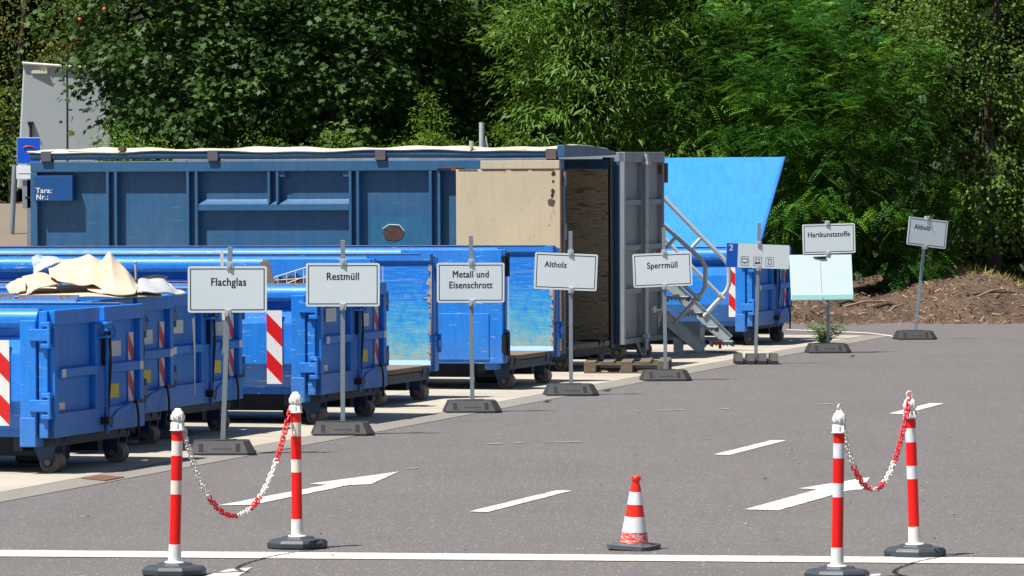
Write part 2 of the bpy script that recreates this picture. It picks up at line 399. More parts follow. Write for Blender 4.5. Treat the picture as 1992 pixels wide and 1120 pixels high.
def clumps(c, rad, n, cr, shell=.55, flat=.6, seed=0, frontbias=.0, amp=.25):
    g = np.random.default_rng(seed); d = unit(g.normal(size=(n, 3)))
    d[:, 1] = np.where(g.random(n) < frontbias, -np.abs(d[:, 1]), d[:, 1])
    wob = 1 + amp * np.sin(d[:, 0] * 5 + seed) * np.cos(d[:, 2] * 6 + seed * 2) + amp * .6 * np.sin(d[:, 2] * 11 + d[:, 1] * 7 + seed)
    r = (shell + (1 - shell) * g.random(n) ** .6) * wob
    p = np.array(c) + d * np.array(rad) * r[:, None]
    return p, d, cr * (.6 + .8 * g.random(n)), g
def crown(name, species, mat, c, rad, ncl, per, cr, size, parent, seed, shell=.5, tintbias=0, zmin=.15, frontbias=.5, amp=.25, droop=.35):
    p, d, r, g = clumps(c, rad, ncl, cr, shell, seed=seed, frontbias=frontbias, amp=amp)
    keep = p[:, 2] > zmin; p, d, r = p[keep], d[keep], r[keep]; n = len(p)
    ctint = g.random(n)
    if species == 'robinia':
        K = per; idx = np.repeat(np.arange(n), K)
        # fronds: spread outwards from the clump, arching down, each with pairs of leaflets
        base = p[idx] + g.normal(size=(n * K, 3)) * r[idx][:, None] * np.array([.5, .5, .28])
        az = g.random(n * K) * 2 * np.pi
        ax = np.stack([np.cos(az), np.sin(az), g.normal(-.1, .28, n * K)], 1) + d[idx] * .6; ax = unit(ax)
        L = size * (.7 + .6 * g.random(n * K)); side = unit(np.cross(ax, np.array([0, 0, 1.0]) + g.normal(size=(n*K, 3)) * .25)); up = np.cross(side, ax)
        P, TD, ND, SZ, TI = [], [], [], [], []
        np_ = 8
        for j in range(np_):
            u = (j + 1) / np_
            q = base + ax * (L * u)[:, None] - np.array([0, 0, 1.0]) * (L * .35 * u * u)[:, None]
            for sgn in (-1, 1):
                P.append(q); TD.append(side * sgn + ax * .35 - np.array([0, 0, .15])); ND.append(up + g.normal(size=q.shape) * .18)
                SZ.append(L * .26 * (1 - .45 * abs(u - .45))); TI.append(ctint[idx] ** 1.5 * .75 + .03 + g.random(n * K) * .25 + tintbias)
        return leafmesh(name, np.concatenate(P), np.concatenate(TD), np.concatenate(ND), np.concatenate(SZ), [(0,0,0),(.5,.15,.02),(1,0,-.03),(.5,-.15,.02)], mat, np.concatenate(TI), parent)
    idx = np.repeat(np.arange(n), per); N = len(idx)
    off = g.normal(size=(N, 3)) * np.array([.55, .55, .32])
    pos = p[idx] + off * r[idx][:, None]
    out = unit(off * np.array([1, 1, .6]) + d[idx] * .8)
    if species == 'willow': td = out * .8 + np.array([0, 0, -.35]) + g.normal(size=(N, 3)) * .45
    else: td = out * .8 + np.array([0, 0, -droop]) + g.normal(size=(N, 3)) * .4
    nd = d[idx] * .45 + np.array([0, 0, .8]) + g.normal(size=(N, 3)) * .45
    ti = ctint[idx] * .45 + g.random(N) * .4 + tintbias
    return leafmesh(name, pos, td, nd, size * (.65 + .7 * g.random(N)), TM[species], mat, ti, parent)
def trunk(parent, base, h, r, lean, seed, limbs=6, spread=1.6):
    g = random.Random(seed); mb = MB(); pts = []; b = Vector(base); k = 8
    for i in range(k):
        u = i / (k - 1); pts.append(Vector((lean * u * u + .08 * math.sin(u * 5 + seed), .06 * math.cos(u * 4), h * u)))
    mb.tube(pts, [r * (1 - .75 * i / (k - 1)) for i in range(k)], 9)
    for i in range(limbs):
        u = .25 + .65 * i / limbs; p = Vector((lean * u * u, 0, h * u)); a = g.random() * 6.28; q = p + Vector((math.cos(a), math.sin(a), .55)) * spread * (.6 + .5 * g.random())
        m = (p + q) / 2 + Vector((0, 0, -.12)); mb.tube([p, m, q], [r * .4 * (1 - u * .5), r * .28 * (1 - u * .4), r * .08], 6)
    return mb.build('trunk', M['bark'], parent)
def tree(name, label, group, species, mat, c, rad, ncl, per, cr, size, seed, cat='tree', **kw):
    root = empty(name, (c[0], c[1], 0)); tag(root, label, cat, group)
    trunk(root, (0, 0, 0), max(.5, c[2] + rad[2] * .4), .05 + rad[2] * .035, .25, seed, limbs=7, spread=min(rad) * .7)
    crown('crown', species, mat, (0, 0, c[2]), rad, ncl, per, cr, size, root, seed, **kw)
    return root

# ---------------------------------------------------------------- ground
def gz(x, y):
    """ground height: the yard is flat, far left rises to the lane, far right is a bank"""
    z = 0
    t = max(0, min(1, (y - 78) / 22)); l = max(0, min(1, (-5.0 - x) / 1.5)); z += 1.75 * t * t * (3 - 2 * t) * l
    return z
mb = MB(); xs = [-400, -150, -60, -30] + [-20 + i * .75 for i in range(54)] + [30, 60, 150, 400]; ys = [-30, 0, 20, 40, 60] + [70 + i * 1.2 for i in range(36)] + [130, 200, 400, 900]
for y in ys:
    for x in xs: mb.v.append((x, y, gz(x, y)))
nx = len(xs)
for j in range(len(ys) - 1):
    for i in range(nx - 1):
        mb.f.append((j*nx+i, j*nx+i+1, (j+1)*nx+i+1, (j+1)*nx+i)); mb.m.append(1 if (ys[j] > 80 and xs[i] < -4) or ys[j] > 96 else 0); mb.sm.append(True)
tag(mb.build('asphalt_ground', [M['asphalt'], M['farroad']]), 'grey speckled asphalt yard', kind='structure')

def flat(name, pix, z, mat, label=None):
    mb = MB(); pts = [G(px, py) for px, py in pix]
    if name.startswith('road'):                     # slightly ragged painted edges
        gg = random.Random(len(label)); q = []
        for i, a in enumerate(pts):
            b = pts[(i + 1) % len(pts)]; L = (b - a).length; k = max(1, int(L / .09)); dirn = (b - a).normalized(); nn = Vector((-dirn.y, dirn.x, 0))
            for j in range(k): q.append(a + (b - a) * (j / k) + nn * (gg.uniform(-.006, .006) if 0 < j else 0))
        pts = q
    n = len(pts)
    mb.add([(p.x, p.y, z) for p in pts], [tuple(range(n))])
    o = mb.build(name, mat); 
    if o.data.polygons[0].normal.z < 0: o.data.flip_normals()
    tag(o, label, kind='structure'); return o
# kerb line runs from (0,975) to (1730,650); gutter strip .4 m; concrete pad behind
K0 = G(-260, 1026); K1 = G(1735, 653); kd = (K1 - K0).normalized(); kn = Vector((-kd.y, kd.x, 0))
def strip(name, p0, p1, a, b, z, mat, label, seg=1):
    mb = MB(); q = [p0 + kn * a, p1 + kn * a, p1 + kn * b, p0 + kn * b]
    mb.add([(v.x, v.y, z) for v in q], [(0, 1, 2, 3)]); o = mb.build(name, mat)
    if o.data.polygons[0].normal.z < 0: o.data.flip_normals()
    return tag(o, label, kind='structure')
strip('gutter', K0, K1, 0, .40, .004, M['gutter'], 'grey gutter strip between asphalt and pale concrete')
strip('concrete_pad', K0, K1, .404, 9.5, .005, M['concrete'], 'pale concrete pad carrying the containers')
flat('road_line', [(-40,1070.5),(2040,1086.5),(2040,1098),(-40,1083)], .005, M['mark'], 'long white line across the asphalt in the foreground')
flat('road_arrow', [(423,984),(637,943.5),(601,942),(776,918),(722,942.5),(678,944.5),(491,983)], .005, M['mark'], 'white arrow between the left pair of bollards')
flat('road_arrow', [(1447,992),(1590,953),(1553,951),(1692,929),(1678,953),(1650,955),(1515,993.5)], .005, M['mark'], 'white arrow behind the right pair of bollards')
flat('road_arrow', [(385,1126),(445,1108),(492,1105),(455,1126)], .005, M['mark'], 'tip of a white arrow in front of the long line')
flat('road_dash', [(912,996),(949,997),(1113,955),(1081,955)], .005, M['mark'], 'white dash between arrow and cone')
flat('road_dash', [(1387,885),(1419,886),(1531,857),(1500,857)], .005, M['mark'], 'white dash in the middle of the yard')
flat('road_dash', [(1728,805),(1758,806),(1838,785),(1808,785)], .005, M['mark'], 'white dash beside the rear right bollard')
flat('road_dash', [(1680,1127),(1695,1118),(1712,1117),(1712,1127)], .005, M['mark'], 'corner of a white dash at the lower right')
flat('far_line', [(1530,641),(1600,643.2),(1690,647.4),(1735,653),(1738,656),(1728,654),(1690,649),(1600,644.8),(1530,642.4)], .006, M['mark'], 'thin curved white line beyond the concrete pad')
for i_, (px, py, w_) in enumerate(((1290, 798, 30), (1325, 797, 10), (1240, 800, 6), (960, 863, 24), (1010, 861, 14), (1090, 860, 46), (1410, 795, 12), (1600, 786, 20), (800, 911, 16))):
    flat('faint_scuff', [(px - w_, py + .9), (px - w_ * .3, py + .2), (px + w_, py - .6), (px + w_ * .8, py + .6), (px, py + 1.5)], .0052, M['faint'], 'faint pale scuff on the asphalt')
dc = MB(); q = [G(158, 932), G(196, 926), G(242, 930), G(204, 937)]
dc.prism([(p.x, p.y) for p in q], .0045, .012, 'z')
tag(dc.build('drain_cover', M['rust'], bevel=.002), 'rusty brown drain cover in the gutter by the first container', 'drain cover')

# ---------------------------------------------------------------- containers
TH = R(15); cT, sT = math.cos(TH), math.sin(TH)
def xl(px, o):
    r = (px - 996) / F; return (r * o[1] - o[0]) / (cT + r * sT)
def clip(poly, a, lo):
    out = []
    for i in range(len(poly)):
        p, q = poly[i], poly[(i+1) % len(poly)]; ip = (p[1] >= a) if lo else (p[1] <= a); iq = (q[1] >= a) if lo else (q[1] <= a)
        if ip: out.append(p)
        if ip != iq: t = (a - p[1]) / (q[1] - p[1]); out.append((p[0] + t * (q[0] - p[0]), a))
    return out
def stripes(w, h, per=.30, slope=1.0, t=.006):
    """warning board in its own plane: x across, z up, thickness towards -y; red and white bands"""
    mb = MB(); z = -per * 4; k = 0
    while z < h + w * slope + per:
        band = [(0, z + w * slope), (w, z), (w, z + per / 2), (0, z + w * slope + per / 2)]
        p = clip(clip(band, 0, True), h, False) if True else band
        if len(p) > 2: mb.add([(a, -t, b) for a, b in p], [tuple(range(len(p)))], k % 2)
        z += per / 2; k += 1
    mb.box(0, w, -t + .0006, 0, 0, h, 1)
    return mb
def side_profile(H, b, inner=False):
    pr = [(.16, H)]
    for i in range(7):
        a = math.pi / 2 * i / 6; pr.append((.075 - .075 * math.sin(a), H - .075 + .075 * math.cos(a)))
    pr += [(0, H - .11), (.03, H - .145), (.10, H - .16), (.10, H - .215), (.055, H - .225), (.02, H - .36), (.02, b + .30), (.17, b + .07), (.17, b), (.26, b)] + ([(.26, b + .018), (.13, b + .018)] if inner else [(.26, b + .09), (.13, b + .33)]) + [(.13, H - .10), (.16, H - .07)]
    return pr
def wheelset(root, y, mat_b, Wd):
    pr = [(-.26, .34), (.01, .34), (-.03, .20), (-.045, .10), (-.08, .05), (-.13, .05), (-.17, .12)]
    br = MB(); br.prism(pr, y - .12, y - .10, 'y'); br.prism(pr, y + .10, y + .12, 'y')
    br.box(-.24, -.01, y - .0995, y + .0995, .30, .339)
    o = br.build('roller_bracket', mat_b, root)
    rl = MB(); Q = T(-.085, y, .088) @ RX(R(90)); rl.lathe([(.085, -.085), (.0875, -.078), (.0875, .078), (.085, .085)], 24, M=Q)
    rl.lathe([(.026, -.135), (.026, .135)], 10, M=Q)
    rl.build('roller', M['roller'], o)
def door_leaf(root, y0, y1, b, H, pm, right, detail=True):
    """closed leaf in the end plane x=0: frame, recessed panel, rib; right = far leaf"""
    mb = MB(); t = .05
    mb.box(-.03, 0, y0 + .01, y1 - .01, b + .05, H - .02)
    mb.box(0, t, y0, y0 + .10, b, H - .13); mb.box(0, t, y1 - .10, y1, b, H - .13)
    mb.box(0, t + .004, y0, y1, b, b + .20); mb.box(0, t + .004, y0, y1, H - .128, H - .005)
    zr = b + (H - b) * .50
    mb.prism([(0, zr - .05), (.075, zr - .035), (.075, zr + .035), (0, zr + .05)], y0 + .10, y1 - .10, 'y')
    o = mb.build('door_leaf', pm, root, bevel=.006)
    e = MB(); yy = y0 + .10 if not right else y1 - .19
    e.box(.076, .080, yy, yy + .09, zr - .034, zr + .034); e.build('reflector', M['refl'], o)
    if right:
        e = MB(); e.box(.001, .005, y0 + .16, y0 + .56, zr + .09, zr + .22); e.build('blank_plate', M['patch'], o)
        e = MB(); e.box(.001, .005, y0 + .22, y0 + .5, zr - .26, zr - .14); e.build('warning_sticker', M['yellow'], o)
        for i in range(4): e = None
        st = stripes(.14, (H - b) * .56, .30, 1.0); so_ = st.build('stripe_board', [M['sred'], M['swhite']], o)
        so_.matrix_local = T(.006, y1 - .30, b + .22) @ RZ(R(90))
        lv = MB(); lv.prism([(y0 + .14, zr - .42), (y0 + .30, zr - .36), (y1 - .28, zr - .30), (y1 - .26, zr - .34), (y0 + .3, zr - .50), (y0 + .14, zr - .50)], .02, .07, 'x'); lv.build('lever_plate', pm, o)
        lv = MB(); lv.tube([(.09, y1 - .32, zr - .30), (.10, y1 - .3, zr - .42), (.09, y1 - .27, zr - .62)], .012, 6); lv.box(.07, .10, y1 - .34, y1 - .16, zr - .32, zr - .29); lv.build('door_lever', M['sred'] if False else M['hook'], o)
    else:
        e = MB(); e.box(.001, .005, y0 + .12, y0 + .36, b + .22, b + .28); e.build('small_reflector', M['refl'], o)
    return o
def container(label, o, L, Wd=2.3, H=1.35, b=.30, pm='blue', tilt=.35, opened=False, board=None, upstand=0, leafmat='blue', hinge=True, board_z=(.405, 1.117)):
    root = empty('roll_off_container', (o[0], o[1], 0), -TH, R(-tilt)); tag(root, label, 'container', 'blue waste containers on the concrete pad')
    P = M[pm]
    mb = MB(); mb.prism(side_profile(H, b), -L, -.10, 'x'); mb.build('side_wall', P, root)
    # far wall is the mirrored profile
    pr = [(Wd - y, z) for y, z in side_profile(H, b, opened)][::-1]
    mb = MB(); mb.prism(pr, -L, -.10 if not opened else -.012, 'x'); fw = mb.build('side_wall', [P], root)
    if opened:
        mb = MB(); mb.box(-L + .1, -.021, .1305, .2618, b + .021, b + .068); mb.build('floor_edge', M['floor'], root)
        mb = MB(); mb.box(-L + .1, -.021, Wd - .2618, Wd - .1305, b + .021, b + .068); mb.build('floor_edge', M['floor'], root)
        mb = MB(); mb.box(-L + .1, -.03, Wd - .137, Wd - .1315, b + .072, H - .12); mb.build('scratched_lining', M['scratch'], fw)
        # ragged worn edge along the open end
        e = MB(); zz = b + .02; g = random.Random(int(o[1] * 10))
        poly = [(-.002, b + .075)]
        while zz < H - .12: zz += .012 + .02 * g.random(); poly.append((-.012 - (.05 * g.random() ** 2.2 + (.05 if g.random() < .12 else 0)), zz))
        poly.append((-.002, zz)); e.prism(poly, Wd - .142, Wd - .138, 'y')
        e.build('worn_edge', M['worn_edge'], fw)
    rr = MB(); rr.box(-L, -.12, .075, .165, H, H + .006); rr.box(-L, -.12, Wd - .165, Wd - .075, H, H + .006); rr.build('rusty_rim', M['rimrust'], root)
    if upstand:
        mb = MB(); mb.box(-L, -.10, .10, .125, H + .0065, H + upstand); mb.build('rusty_upstand', M['rimrust'], root)
    mb = MB(); mb.box(-L + .02, -.02, .262, Wd - .262, b + .02, b + .07); mb.build('floor', M['floor'], root)
    mb = MB(); mb.box(-L - .04, -L, 0.02, Wd - .02, b, H - .02)
    for k in range(5): mb.box(-L - .12, -L - .04, .3 + k * .4, .38 + k * .4, b, H - .05)
    mb.build('end_wall', P, root)
    un = MB(); un.box(-L, -.12, .62, .74, .12, b + .01); un.box(-L, -.12, Wd - .74, Wd - .62, .12, b + .01)
    for k in range(6): un.box(-.4 - k * 1.0, -.32 - k * 1.0, .25, Wd - .25, .18, b + .01)
    un.box(-.14, -.02, .2, Wd - .2, .22, b + .01)
    un.prism([(.85, .07), (.95, .04), (1.25, .04), (1.35, .07), (1.42, b), (.8, b)], -.6, -.3, 'x')
    un.build('underframe', M['under'], root)
    wheelset(root, .33, M['bracket'], Wd); wheelset(root, Wd - .36, M['bracket'], Wd)
    # near corner: stanchion plate, lower block, hinge column
    st = MB(); st.box(-.235, -.095, -.035, .14, b - .07, H - .085)
    st.box(-.237, -.097, -.05, -.036, b - .072, b + .17)
    so_ = st.build('corner_post', P, root, bevel=.012)
    for zc in (H - .20, b + .27):
        hg = MB(); hg.box(-.15, .035, -.058, -.036, zc - .055, zc + .045); hg.box(-.05, .035, -.056, .02, zc + .06, zc + .10); hg.box(-.05, .035, -.056, .02, zc - .115, zc - .075)
        hg.box(.012, .036, -.066, -.03, zc - .115, zc + .105)
        hg.build('hinge', P, so_, bevel=.006)
    st = MB(); st.box(-.075, .0, -.022, .05, b, H - .01); st.build('hinge_column', P, root, bevel=.006)
    st = MB(); st.box(-.10, 0, Wd - .09, Wd + .02, b, H - .02)
    st.box(-.02, .02, Wd - .105, Wd + .03, b + .0, b + .38); fp = st.build('far_post', P, root, bevel=.006)
    for zc in (H - .2, b + .3):
        hg = MB(); hg.box(-.06, .05, Wd - .04, Wd + .07, zc - .04, zc + .04); hg.tube([(.03, Wd + .05, zc - .1), (.03, Wd + .05, zc + .1)], .022, 8); hg.build('hinge', M['dark'] if not opened else P, fp)
    if not opened:
        door_leaf(root, .02, Wd / 2 - .02, b, H, P, False); lf = door_leaf(root, Wd / 2 + .10, Wd - .02, b, H, P, True)
        lk = MB(); lk.box(-.02, .045, Wd / 2 - .015, Wd / 2 + .095, b, H - .13); lk.tube([(.085, Wd / 2 + .06, b - .02), (.085, Wd / 2 + .06, H - .2)], .018, 8)
        lk.build('lock_column', P, root)
        lk = MB(); lk.box(.05, .08, Wd / 2 + .03, Wd / 2 + .075, b + .55, H - .24); lk.tube([(.12, Wd / 2 + .04, H - .19), (.12, Wd / 2 + .06, H - .5), (.09, Wd / 2 + .06, b + .1)], .012, 8)
        lk.box(.04, .12, Wd / 2, Wd / 2 + .12, b + .06, b + .12)
        lk.build('lock_bar', M['hook'], root)
        lk = MB()
        for dz in (0, .055, .11): lk.box(.03, .13, Wd / 2 - .06, Wd / 2 + .11, H - .265 + dz, H - .242 + dz)
        lk.tube([(.135, Wd/2 + .10, H - .27), (.15, Wd/2 + .11, H - .2), (.12, Wd/2 + .08, H - .14)], .012, 6)
        lk.build('lock_hook', P, root, bevel=.004)
    else:
        # near leaf swung right round and lying against the long side
        lw = Wd / 2 + .03; lf = MB(); y1 = -.075; y0 = y1 - .05
        lf.box(-lw, -.005, y0, y1, b - .0, H - .01)
        lf.box(-lw, -.16, y0 - .018, y0, b + .30 + (H - b) * .35, b + .34 + (H - b) * .35)
        lf.box(-lw + .01, -.16, y0 - .012, y0, b + .04, b + .56)
        o2 = lf.build('door_leaf', P, root, bevel=.008)
        for zc in (H - .18, b + .22):
            hg = MB(); hg.box(-.01, .03, y0 - .03, .06, zc - .10, zc + .10); hg.tube([(.035, -.05, zc - .13), (.035, -.05, zc + .13)], .026, 8); hg.build('hinge', M['hook'], o2)
        lf = MB(); lf.box(-lw, -.005, Wd + .08, Wd + .14, b, H - .03); lf.build('door_leaf', P, root, bevel=.008)
    if board:
        x0, x1 = xl(board[0], o), xl(board[1], o); h = board_z[1] - board_z[0]
        sb = stripes(x1 - x0, h, h * .50, 1.0).build('stripe_board', [M['sred'], M['swhite']], root); sb.location = (x0, .014, board_z[0])
    return root

oA = (-3.785, 46.2); oB = (-3.71, 49.25); oC = (-3.20, 51.65); oD = (-1.893, 54.6); oE = (-1.41, 58.5); oF = (-.063, 63.0); oI = (3.31, 77.7)
cA = container('blue container nearest the camera with closed doors and a striped board', oA, 4.5, board=(-14, 18), board_z=(.40, 1.10))
cB = container('blue container with closed doors heaped with beige sheets, second from the camera', oB, 4.5, upstand=.045)
cC = container('blue container with a pale strap hanging on its doors behind the glass sign', oC, 5.0)
cD = container('blue container holding a wire rack and plank behind the residual waste sign', oD, 5.6, pm='blue2', board=(519, 549), upstand=.03)
cE = container('open blue container with scratched inner wall right of the residual waste sign', oE, 6.2, H=1.56, b=.30, pm='blue2', opened=True)
cF = container('open blue container with folded door behind the metal scrap sign', oF, 6.8, H=1.58, b=.30, pm='blue2', opened=True)
cI = container('far blue container with a tall light blue raised lid behind the stairs', oI, 5.6, H=1.33, b=.27, board=(1418, 1441), board_z=(.40, 1.09))
# pale strap and dangling cord on C's doors
mb = MB(); mb.prism([(.62, 1.10), (.70, 1.12), (.71, .78), (.695, .40), (.685, .40), (.675, .8)], .09, .094, 'x'); mb.prism([(1.52, 1.18), (1.62, 1.18), (1.61, .86), (1.55, .76), (1.50, .74), (1.54, .84)], .09, .094, 'x')
mb.build('strap', M['refl'], cC)
mb = MB(); mb.box(.056, .06, .16, .46, .98, 1.10); mb.build('blank_plate', M['patch'], cC)
mb = MB(); mb.box(.056, .06, .16, .50, 1.0, 1.13); mb.build('blank_plate', M['patch'], cD)
# raised lid / hopper wall of the far container: solid panel standing on its far rim, leaning back a little
mb = MB(); x0, x1 = -4.6, -.30
mb.add([(x0, 2.20, 1.20), (-.46, 2.20, 1.20), (-.13, 2.62, 2.60), (x0 - .3, 2.62, 2.60), (x0, 2.25, 1.20), (-.46, 2.25, 1.20), (-.13, 2.67, 2.60), (x0 - .3, 2.67, 2.60)],
       [(0,1,2,3),(5,4,7,6),(1,5,6,2),(4,0,3,7),(3,2,6,7),(4,5,1,0)])
lid = tag(mb.build('lid', M['lid'], cI), 'tall light blue raised lid')
mb = MB(); mb.add([(-.47, 2.185, 1.20), (-.43, 2.185, 1.20), (-.10, 2.605, 2.605), (-.14, 2.605, 2.605), (-.47, 2.26, 1.20), (-.43, 2.26, 1.20), (-.10, 2.68, 2.605), (-.14, 2.68, 2.605)], [(0,1,2,3),(5,4,7,6),(1,5,6,2),(4,0,3,7),(3,2,6,7),(4,5,1,0)]); mb.build('edge_flange', M['blue'], lid)

# ---- dark tall container G
oG = (.62, 68.2); GH = 2.575; GL = 6.78
rG = empty('roll_off_container', (oG[0], oG[1], 0), -TH, R(-.28)); tag(rG, 'tall dark blue container with ribbed side and open beige door', 'container')
P = M['dark']
mb = MB(); mb.box(-GL, -.05, .10, .13, .25, GH - .05); sw = mb.build('side_wall', P, rG)
mb = MB(); mb.box(-GL, -.02, 2.42, 2.46, .25, GH); mb.build('side_wall', P, rG)
mb = MB(); mb.box(-GL - .02, -.01, 0, .13, GH - .135, GH); mb.box(-GL - .02, -.01, 2.38, 2.50, GH - .135, GH); mb.build('top_rail', P, rG, bevel=.01)
mb = MB(); mb.box(-GL, -.01, .02, .13, .22, .40); mb.build('bottom_rail', P, rG, bevel=.01)
for a, b_ in ((208, 229), (364, 386), (680, 700), (836, 858)):
    mb = MB(); x0, x1 = xl(a, oG), xl(b_, oG)
    mb.box(x0, x0 + .035, .0, .10, .40, GH - .136); mb.box(x1 - .035, x1, .0, .10, .40, GH - .136); mb.box(x0 + .035, x1 - .035, .075, .099, .40, GH - .136)
    mb.build('rib', P, rG, bevel=.004)
xa, xb = xl(387, oG), xl(679, oG)
mb = MB(); mb.prism([(.10, 1.965), (.01, 1.965), (.01, 2.04), (.10, 2.10)], xa, xb, 'x'); mb.build('ledge', P, rG)
mb = MB(); x0, x1 = xl(522, oG), xl(543, oG); mb.box(x0, x0 + .03, .0, .10, 2.06, GH - .136); mb.box(x1 - .03, x1, .0, .10, 2.06, GH - .136); mb.build('rib', P, rG)
for a in (543, 668): mb = MB(); x0 = xl(a, oG); mb.box(x0, x0 + .08, .02, .099, GH - .2, GH - .137); mb.build('gusset', P, rG)
mb = MB(); mb.box(-GL - .02, -GL + .07, .0, .13, .22, GH - .137); mb.box(-.09, -.0, .02, .14, .22, GH - .137); mb.build('corner_post', P, rG, bevel=.006)
mb = MB(); mb.box(-.10, .0, 2.381, 2.60, .22, GH + .02); mb.build('corner_post', M['hook'], rG); mb = MB(); mb.box(-1.2, .05, 2.62, 2.68, .25, GH - .03); mb.build('door_leaf', M['dark'], rG)
mb = MB(); x0, x1 = xl(71, oG), xl(145, oG); mb.box(x0, x1, -.045, .10, 2.09, 2.40); tb = mb.build('document_box', M['tara'], rG, bevel=.004)
mb = MB(); mb.box(-GL, -GL + .04, .02, 2.46, .25, GH); mb.build('end_wall', P, rG)
mb = MB(); mb.box(-GL + .04, -.02, .13, 2.42, .25, .31); mb.build('floor', M['beigein'], rG)
mb = MB(); mb.box(-GL + .05, -.03, 2.38, 2.419, .32, GH - .03); mb.build('inner_lining', M['beigein'], rG)
mb = MB(); mb.box(-GL, -.1, .6, .72, .1, .25); mb.box(-GL, -.1, 1.6, 1.72, .1, .25); mb.box(-.14, -.02, .1, 2.36, .16, .25); mb.build('underframe', M['under'], rG)
wheelset(rG, .33, M['under'], 2.3); wheelset(rG, 1.95, M['under'], 2.3)
# folded beige leaf
x0 = xl(893, oG)
mb = MB(); mb.box(x0, -.005, -.10, -.05, .26, 2.455); bl = mb.build('door_leaf', M['beige'], rG, bevel=.006); tag(bl, 'beige folded door leaf with scratches')
mb = MB(); mb.box(xl(941, oG), -.012, -.108, -.052, 2.459, 2.56); mb.build('leaf_flange', M['beige'], bl, bevel=.004)
mb = MB()
for a, b_ in ((898, 935), (945, 990), (1000, 1033), (1040, 1083)): mb.box(xl(a, oG), xl(b_, oG), -.1035, -.1, 2.438, 2.454)
mb.box(.0, .012, -.11, -.04, .26, 2.44); mb.build('rust_seam', M['rust'], bl)
mb = MB(); g = random.Random(3)
for (a, y, r_) in ((1083, 337, .04), (1082, 352, .02), (1081, 371, .035), (1080, 380, .03), (1079, 394, .07)):
    c0 = (xl(a, oG), W(a, y, oG[1]).z); n = 9; mb.prism([(c0[0] + r_ * .7 * (.6 + .6 * g.random()) * math.cos(6.28 * i / n), c0[1] + r_ * (.6 + .6 * g.random()) * math.sin(6.28 * i / n)) for i in range(n)], -.1025, -.1, 'y'); mb.build('burn_mark', M['char'], bl)
mb = MB(); mb.tube([(.03, -.03, 1.6), (.03, -.03, 1.8)], .03, 8); mb.tube([(.03, -.03, 2.25), (.03, -.03, 2.42)], .03, 8); mb.build('hinge', M['post'], bl)
mb = MB(); xx = xl(890, oG); mb.box(xx - .25, xx + .10, -.022, -.002, 2.47, 2.485); mb.box(xx - .06, xx - .0, -.03, -.004, 2.44, 2.49); mb.build('rusty_catch', M['rust'], rG)
# rust hole on the side
g = random.Random(5); cx_, cz_ = xl(762, oG), W(762, 452, oG[1]).z
mb = MB(); n = 30
def blob(n, rx, rz, g, j=.2): return [(cx_ + rx * (1 + j * (g.random() - .5) * 2) * math.cos(6.2832 * i / n), cz_ + rz * (1 + j * (g.random() - .5) * 2) * math.sin(6.2832 * i / n) - (.03 if 0.55 < i / n < .95 else 0)) for i in range(n)]
mb.prism(blob(n, .120, .075, g), .0885, .0935, 'y'); rp = mb.build('rust_patch', M['drust'], rG)
mb = MB(); mb.tube([(cx_ - .13, .084, cz_ + .05), (cx_ - .05, .082, cz_ + .10), (cx_ + .08, .082, cz_ + .095), (cx_ + .14, .084, cz_ + .02)], .004, 6); mb.build('torn_lip', M['refl'], rp)
mb = MB(); x0, x1 = xl(718, oG), xl(832, oG); mb.box(x0, x1, .094, .0995, .5, 1.88); mb.build('repair_sheet', paint('repair_sheet_paint', (.018, .125, .26), .1, .02, .45, fade=.2), rG)
# cover tube, brackets, tarpaulin
mb = MB(); pts = []
for i in range(40):
    x = -GL - .02 + i * (GL - .05) / 39; pts.append((x,   .03, 2.645 + .004 * math.sin(x * 2.1)))
mb.tube(pts, .05, 10); ct = mb.build('cover_tube', P, rG)
bm_ = plain('rusted_bracket', (.07, .09, .12), .6, dirt=.7, dcol=(.2, .09, .05))
for a in (93, 417, 743, 1075): mb = MB(); x = xl(a, oG); mb.box(x - .065, x + .065, -.035, .09, GH, 2.70); mb.build('tube_bracket', bm_, ct)
mb = MB(); g = random.Random(9); nxx, nyy = 90, 12; vs = []; fs = []
for i in range(nxx + 1):
    x = -GL - .05 + i * (GL - .02) / nxx
    for j in range(nyy + 1):
        v = j / nyy; y = -.03 + v * 2.55
        z = 2.70 + .035 * math.sin(math.pi * min(1, v * 1.0)) ** .7 + .012 * math.sin(x * 3.1 + v * 3) + .008 * math.sin(x * 9.3 + v * 7) + .006 * (g.random() - .5)
        if j == 0: z = 2.70 + .012 * math.sin(x * 2.3) + .006 * math.sin(x * 7)
        vs.append((x, y, z))
for i in range(nxx):
    for j in range(nyy): a = i * (nyy + 1) + j; fs.append((a, a + nyy + 1, a + nyy + 2, a + 1))
mb.add(vs, fs, 0, True); tp = mb.build('tarpaulin', M['tarp'], rG); md = tp.modifiers.new('solid', 'SOLIDIFY'); md.thickness = .02
for a, b_ in ((234, 246), (917, 921)): mb = MB(); mb.box(xl(a, oG), xl(b_, oG), -.045, .05, 2.70, 2.75 if a < 300 else 2.80); mb.build('tarp_buckle', M['rust'] if a < 300 else M['tarp'], tp)
mb = MB(); mb.box(xl(136, oG), xl(182, oG), -.02, .0, 2.655, 2.70); mb.box(xl(982, oG), xl(1028, oG), -.02, .0, 2.655, 2.70); mb.build('latch_strip', plain('dull_purple_steel', (.08, .08, .11), .5), ct)
mb = MB(); mb.prism([(-.02, GH + .02), (2.56, GH + .045), (2.56, GH + .09), (1.6, GH + .15), (-.02, GH + .17)], -.06, .03, 'x'); mb.build('end_header', P, rG, bevel=.008)

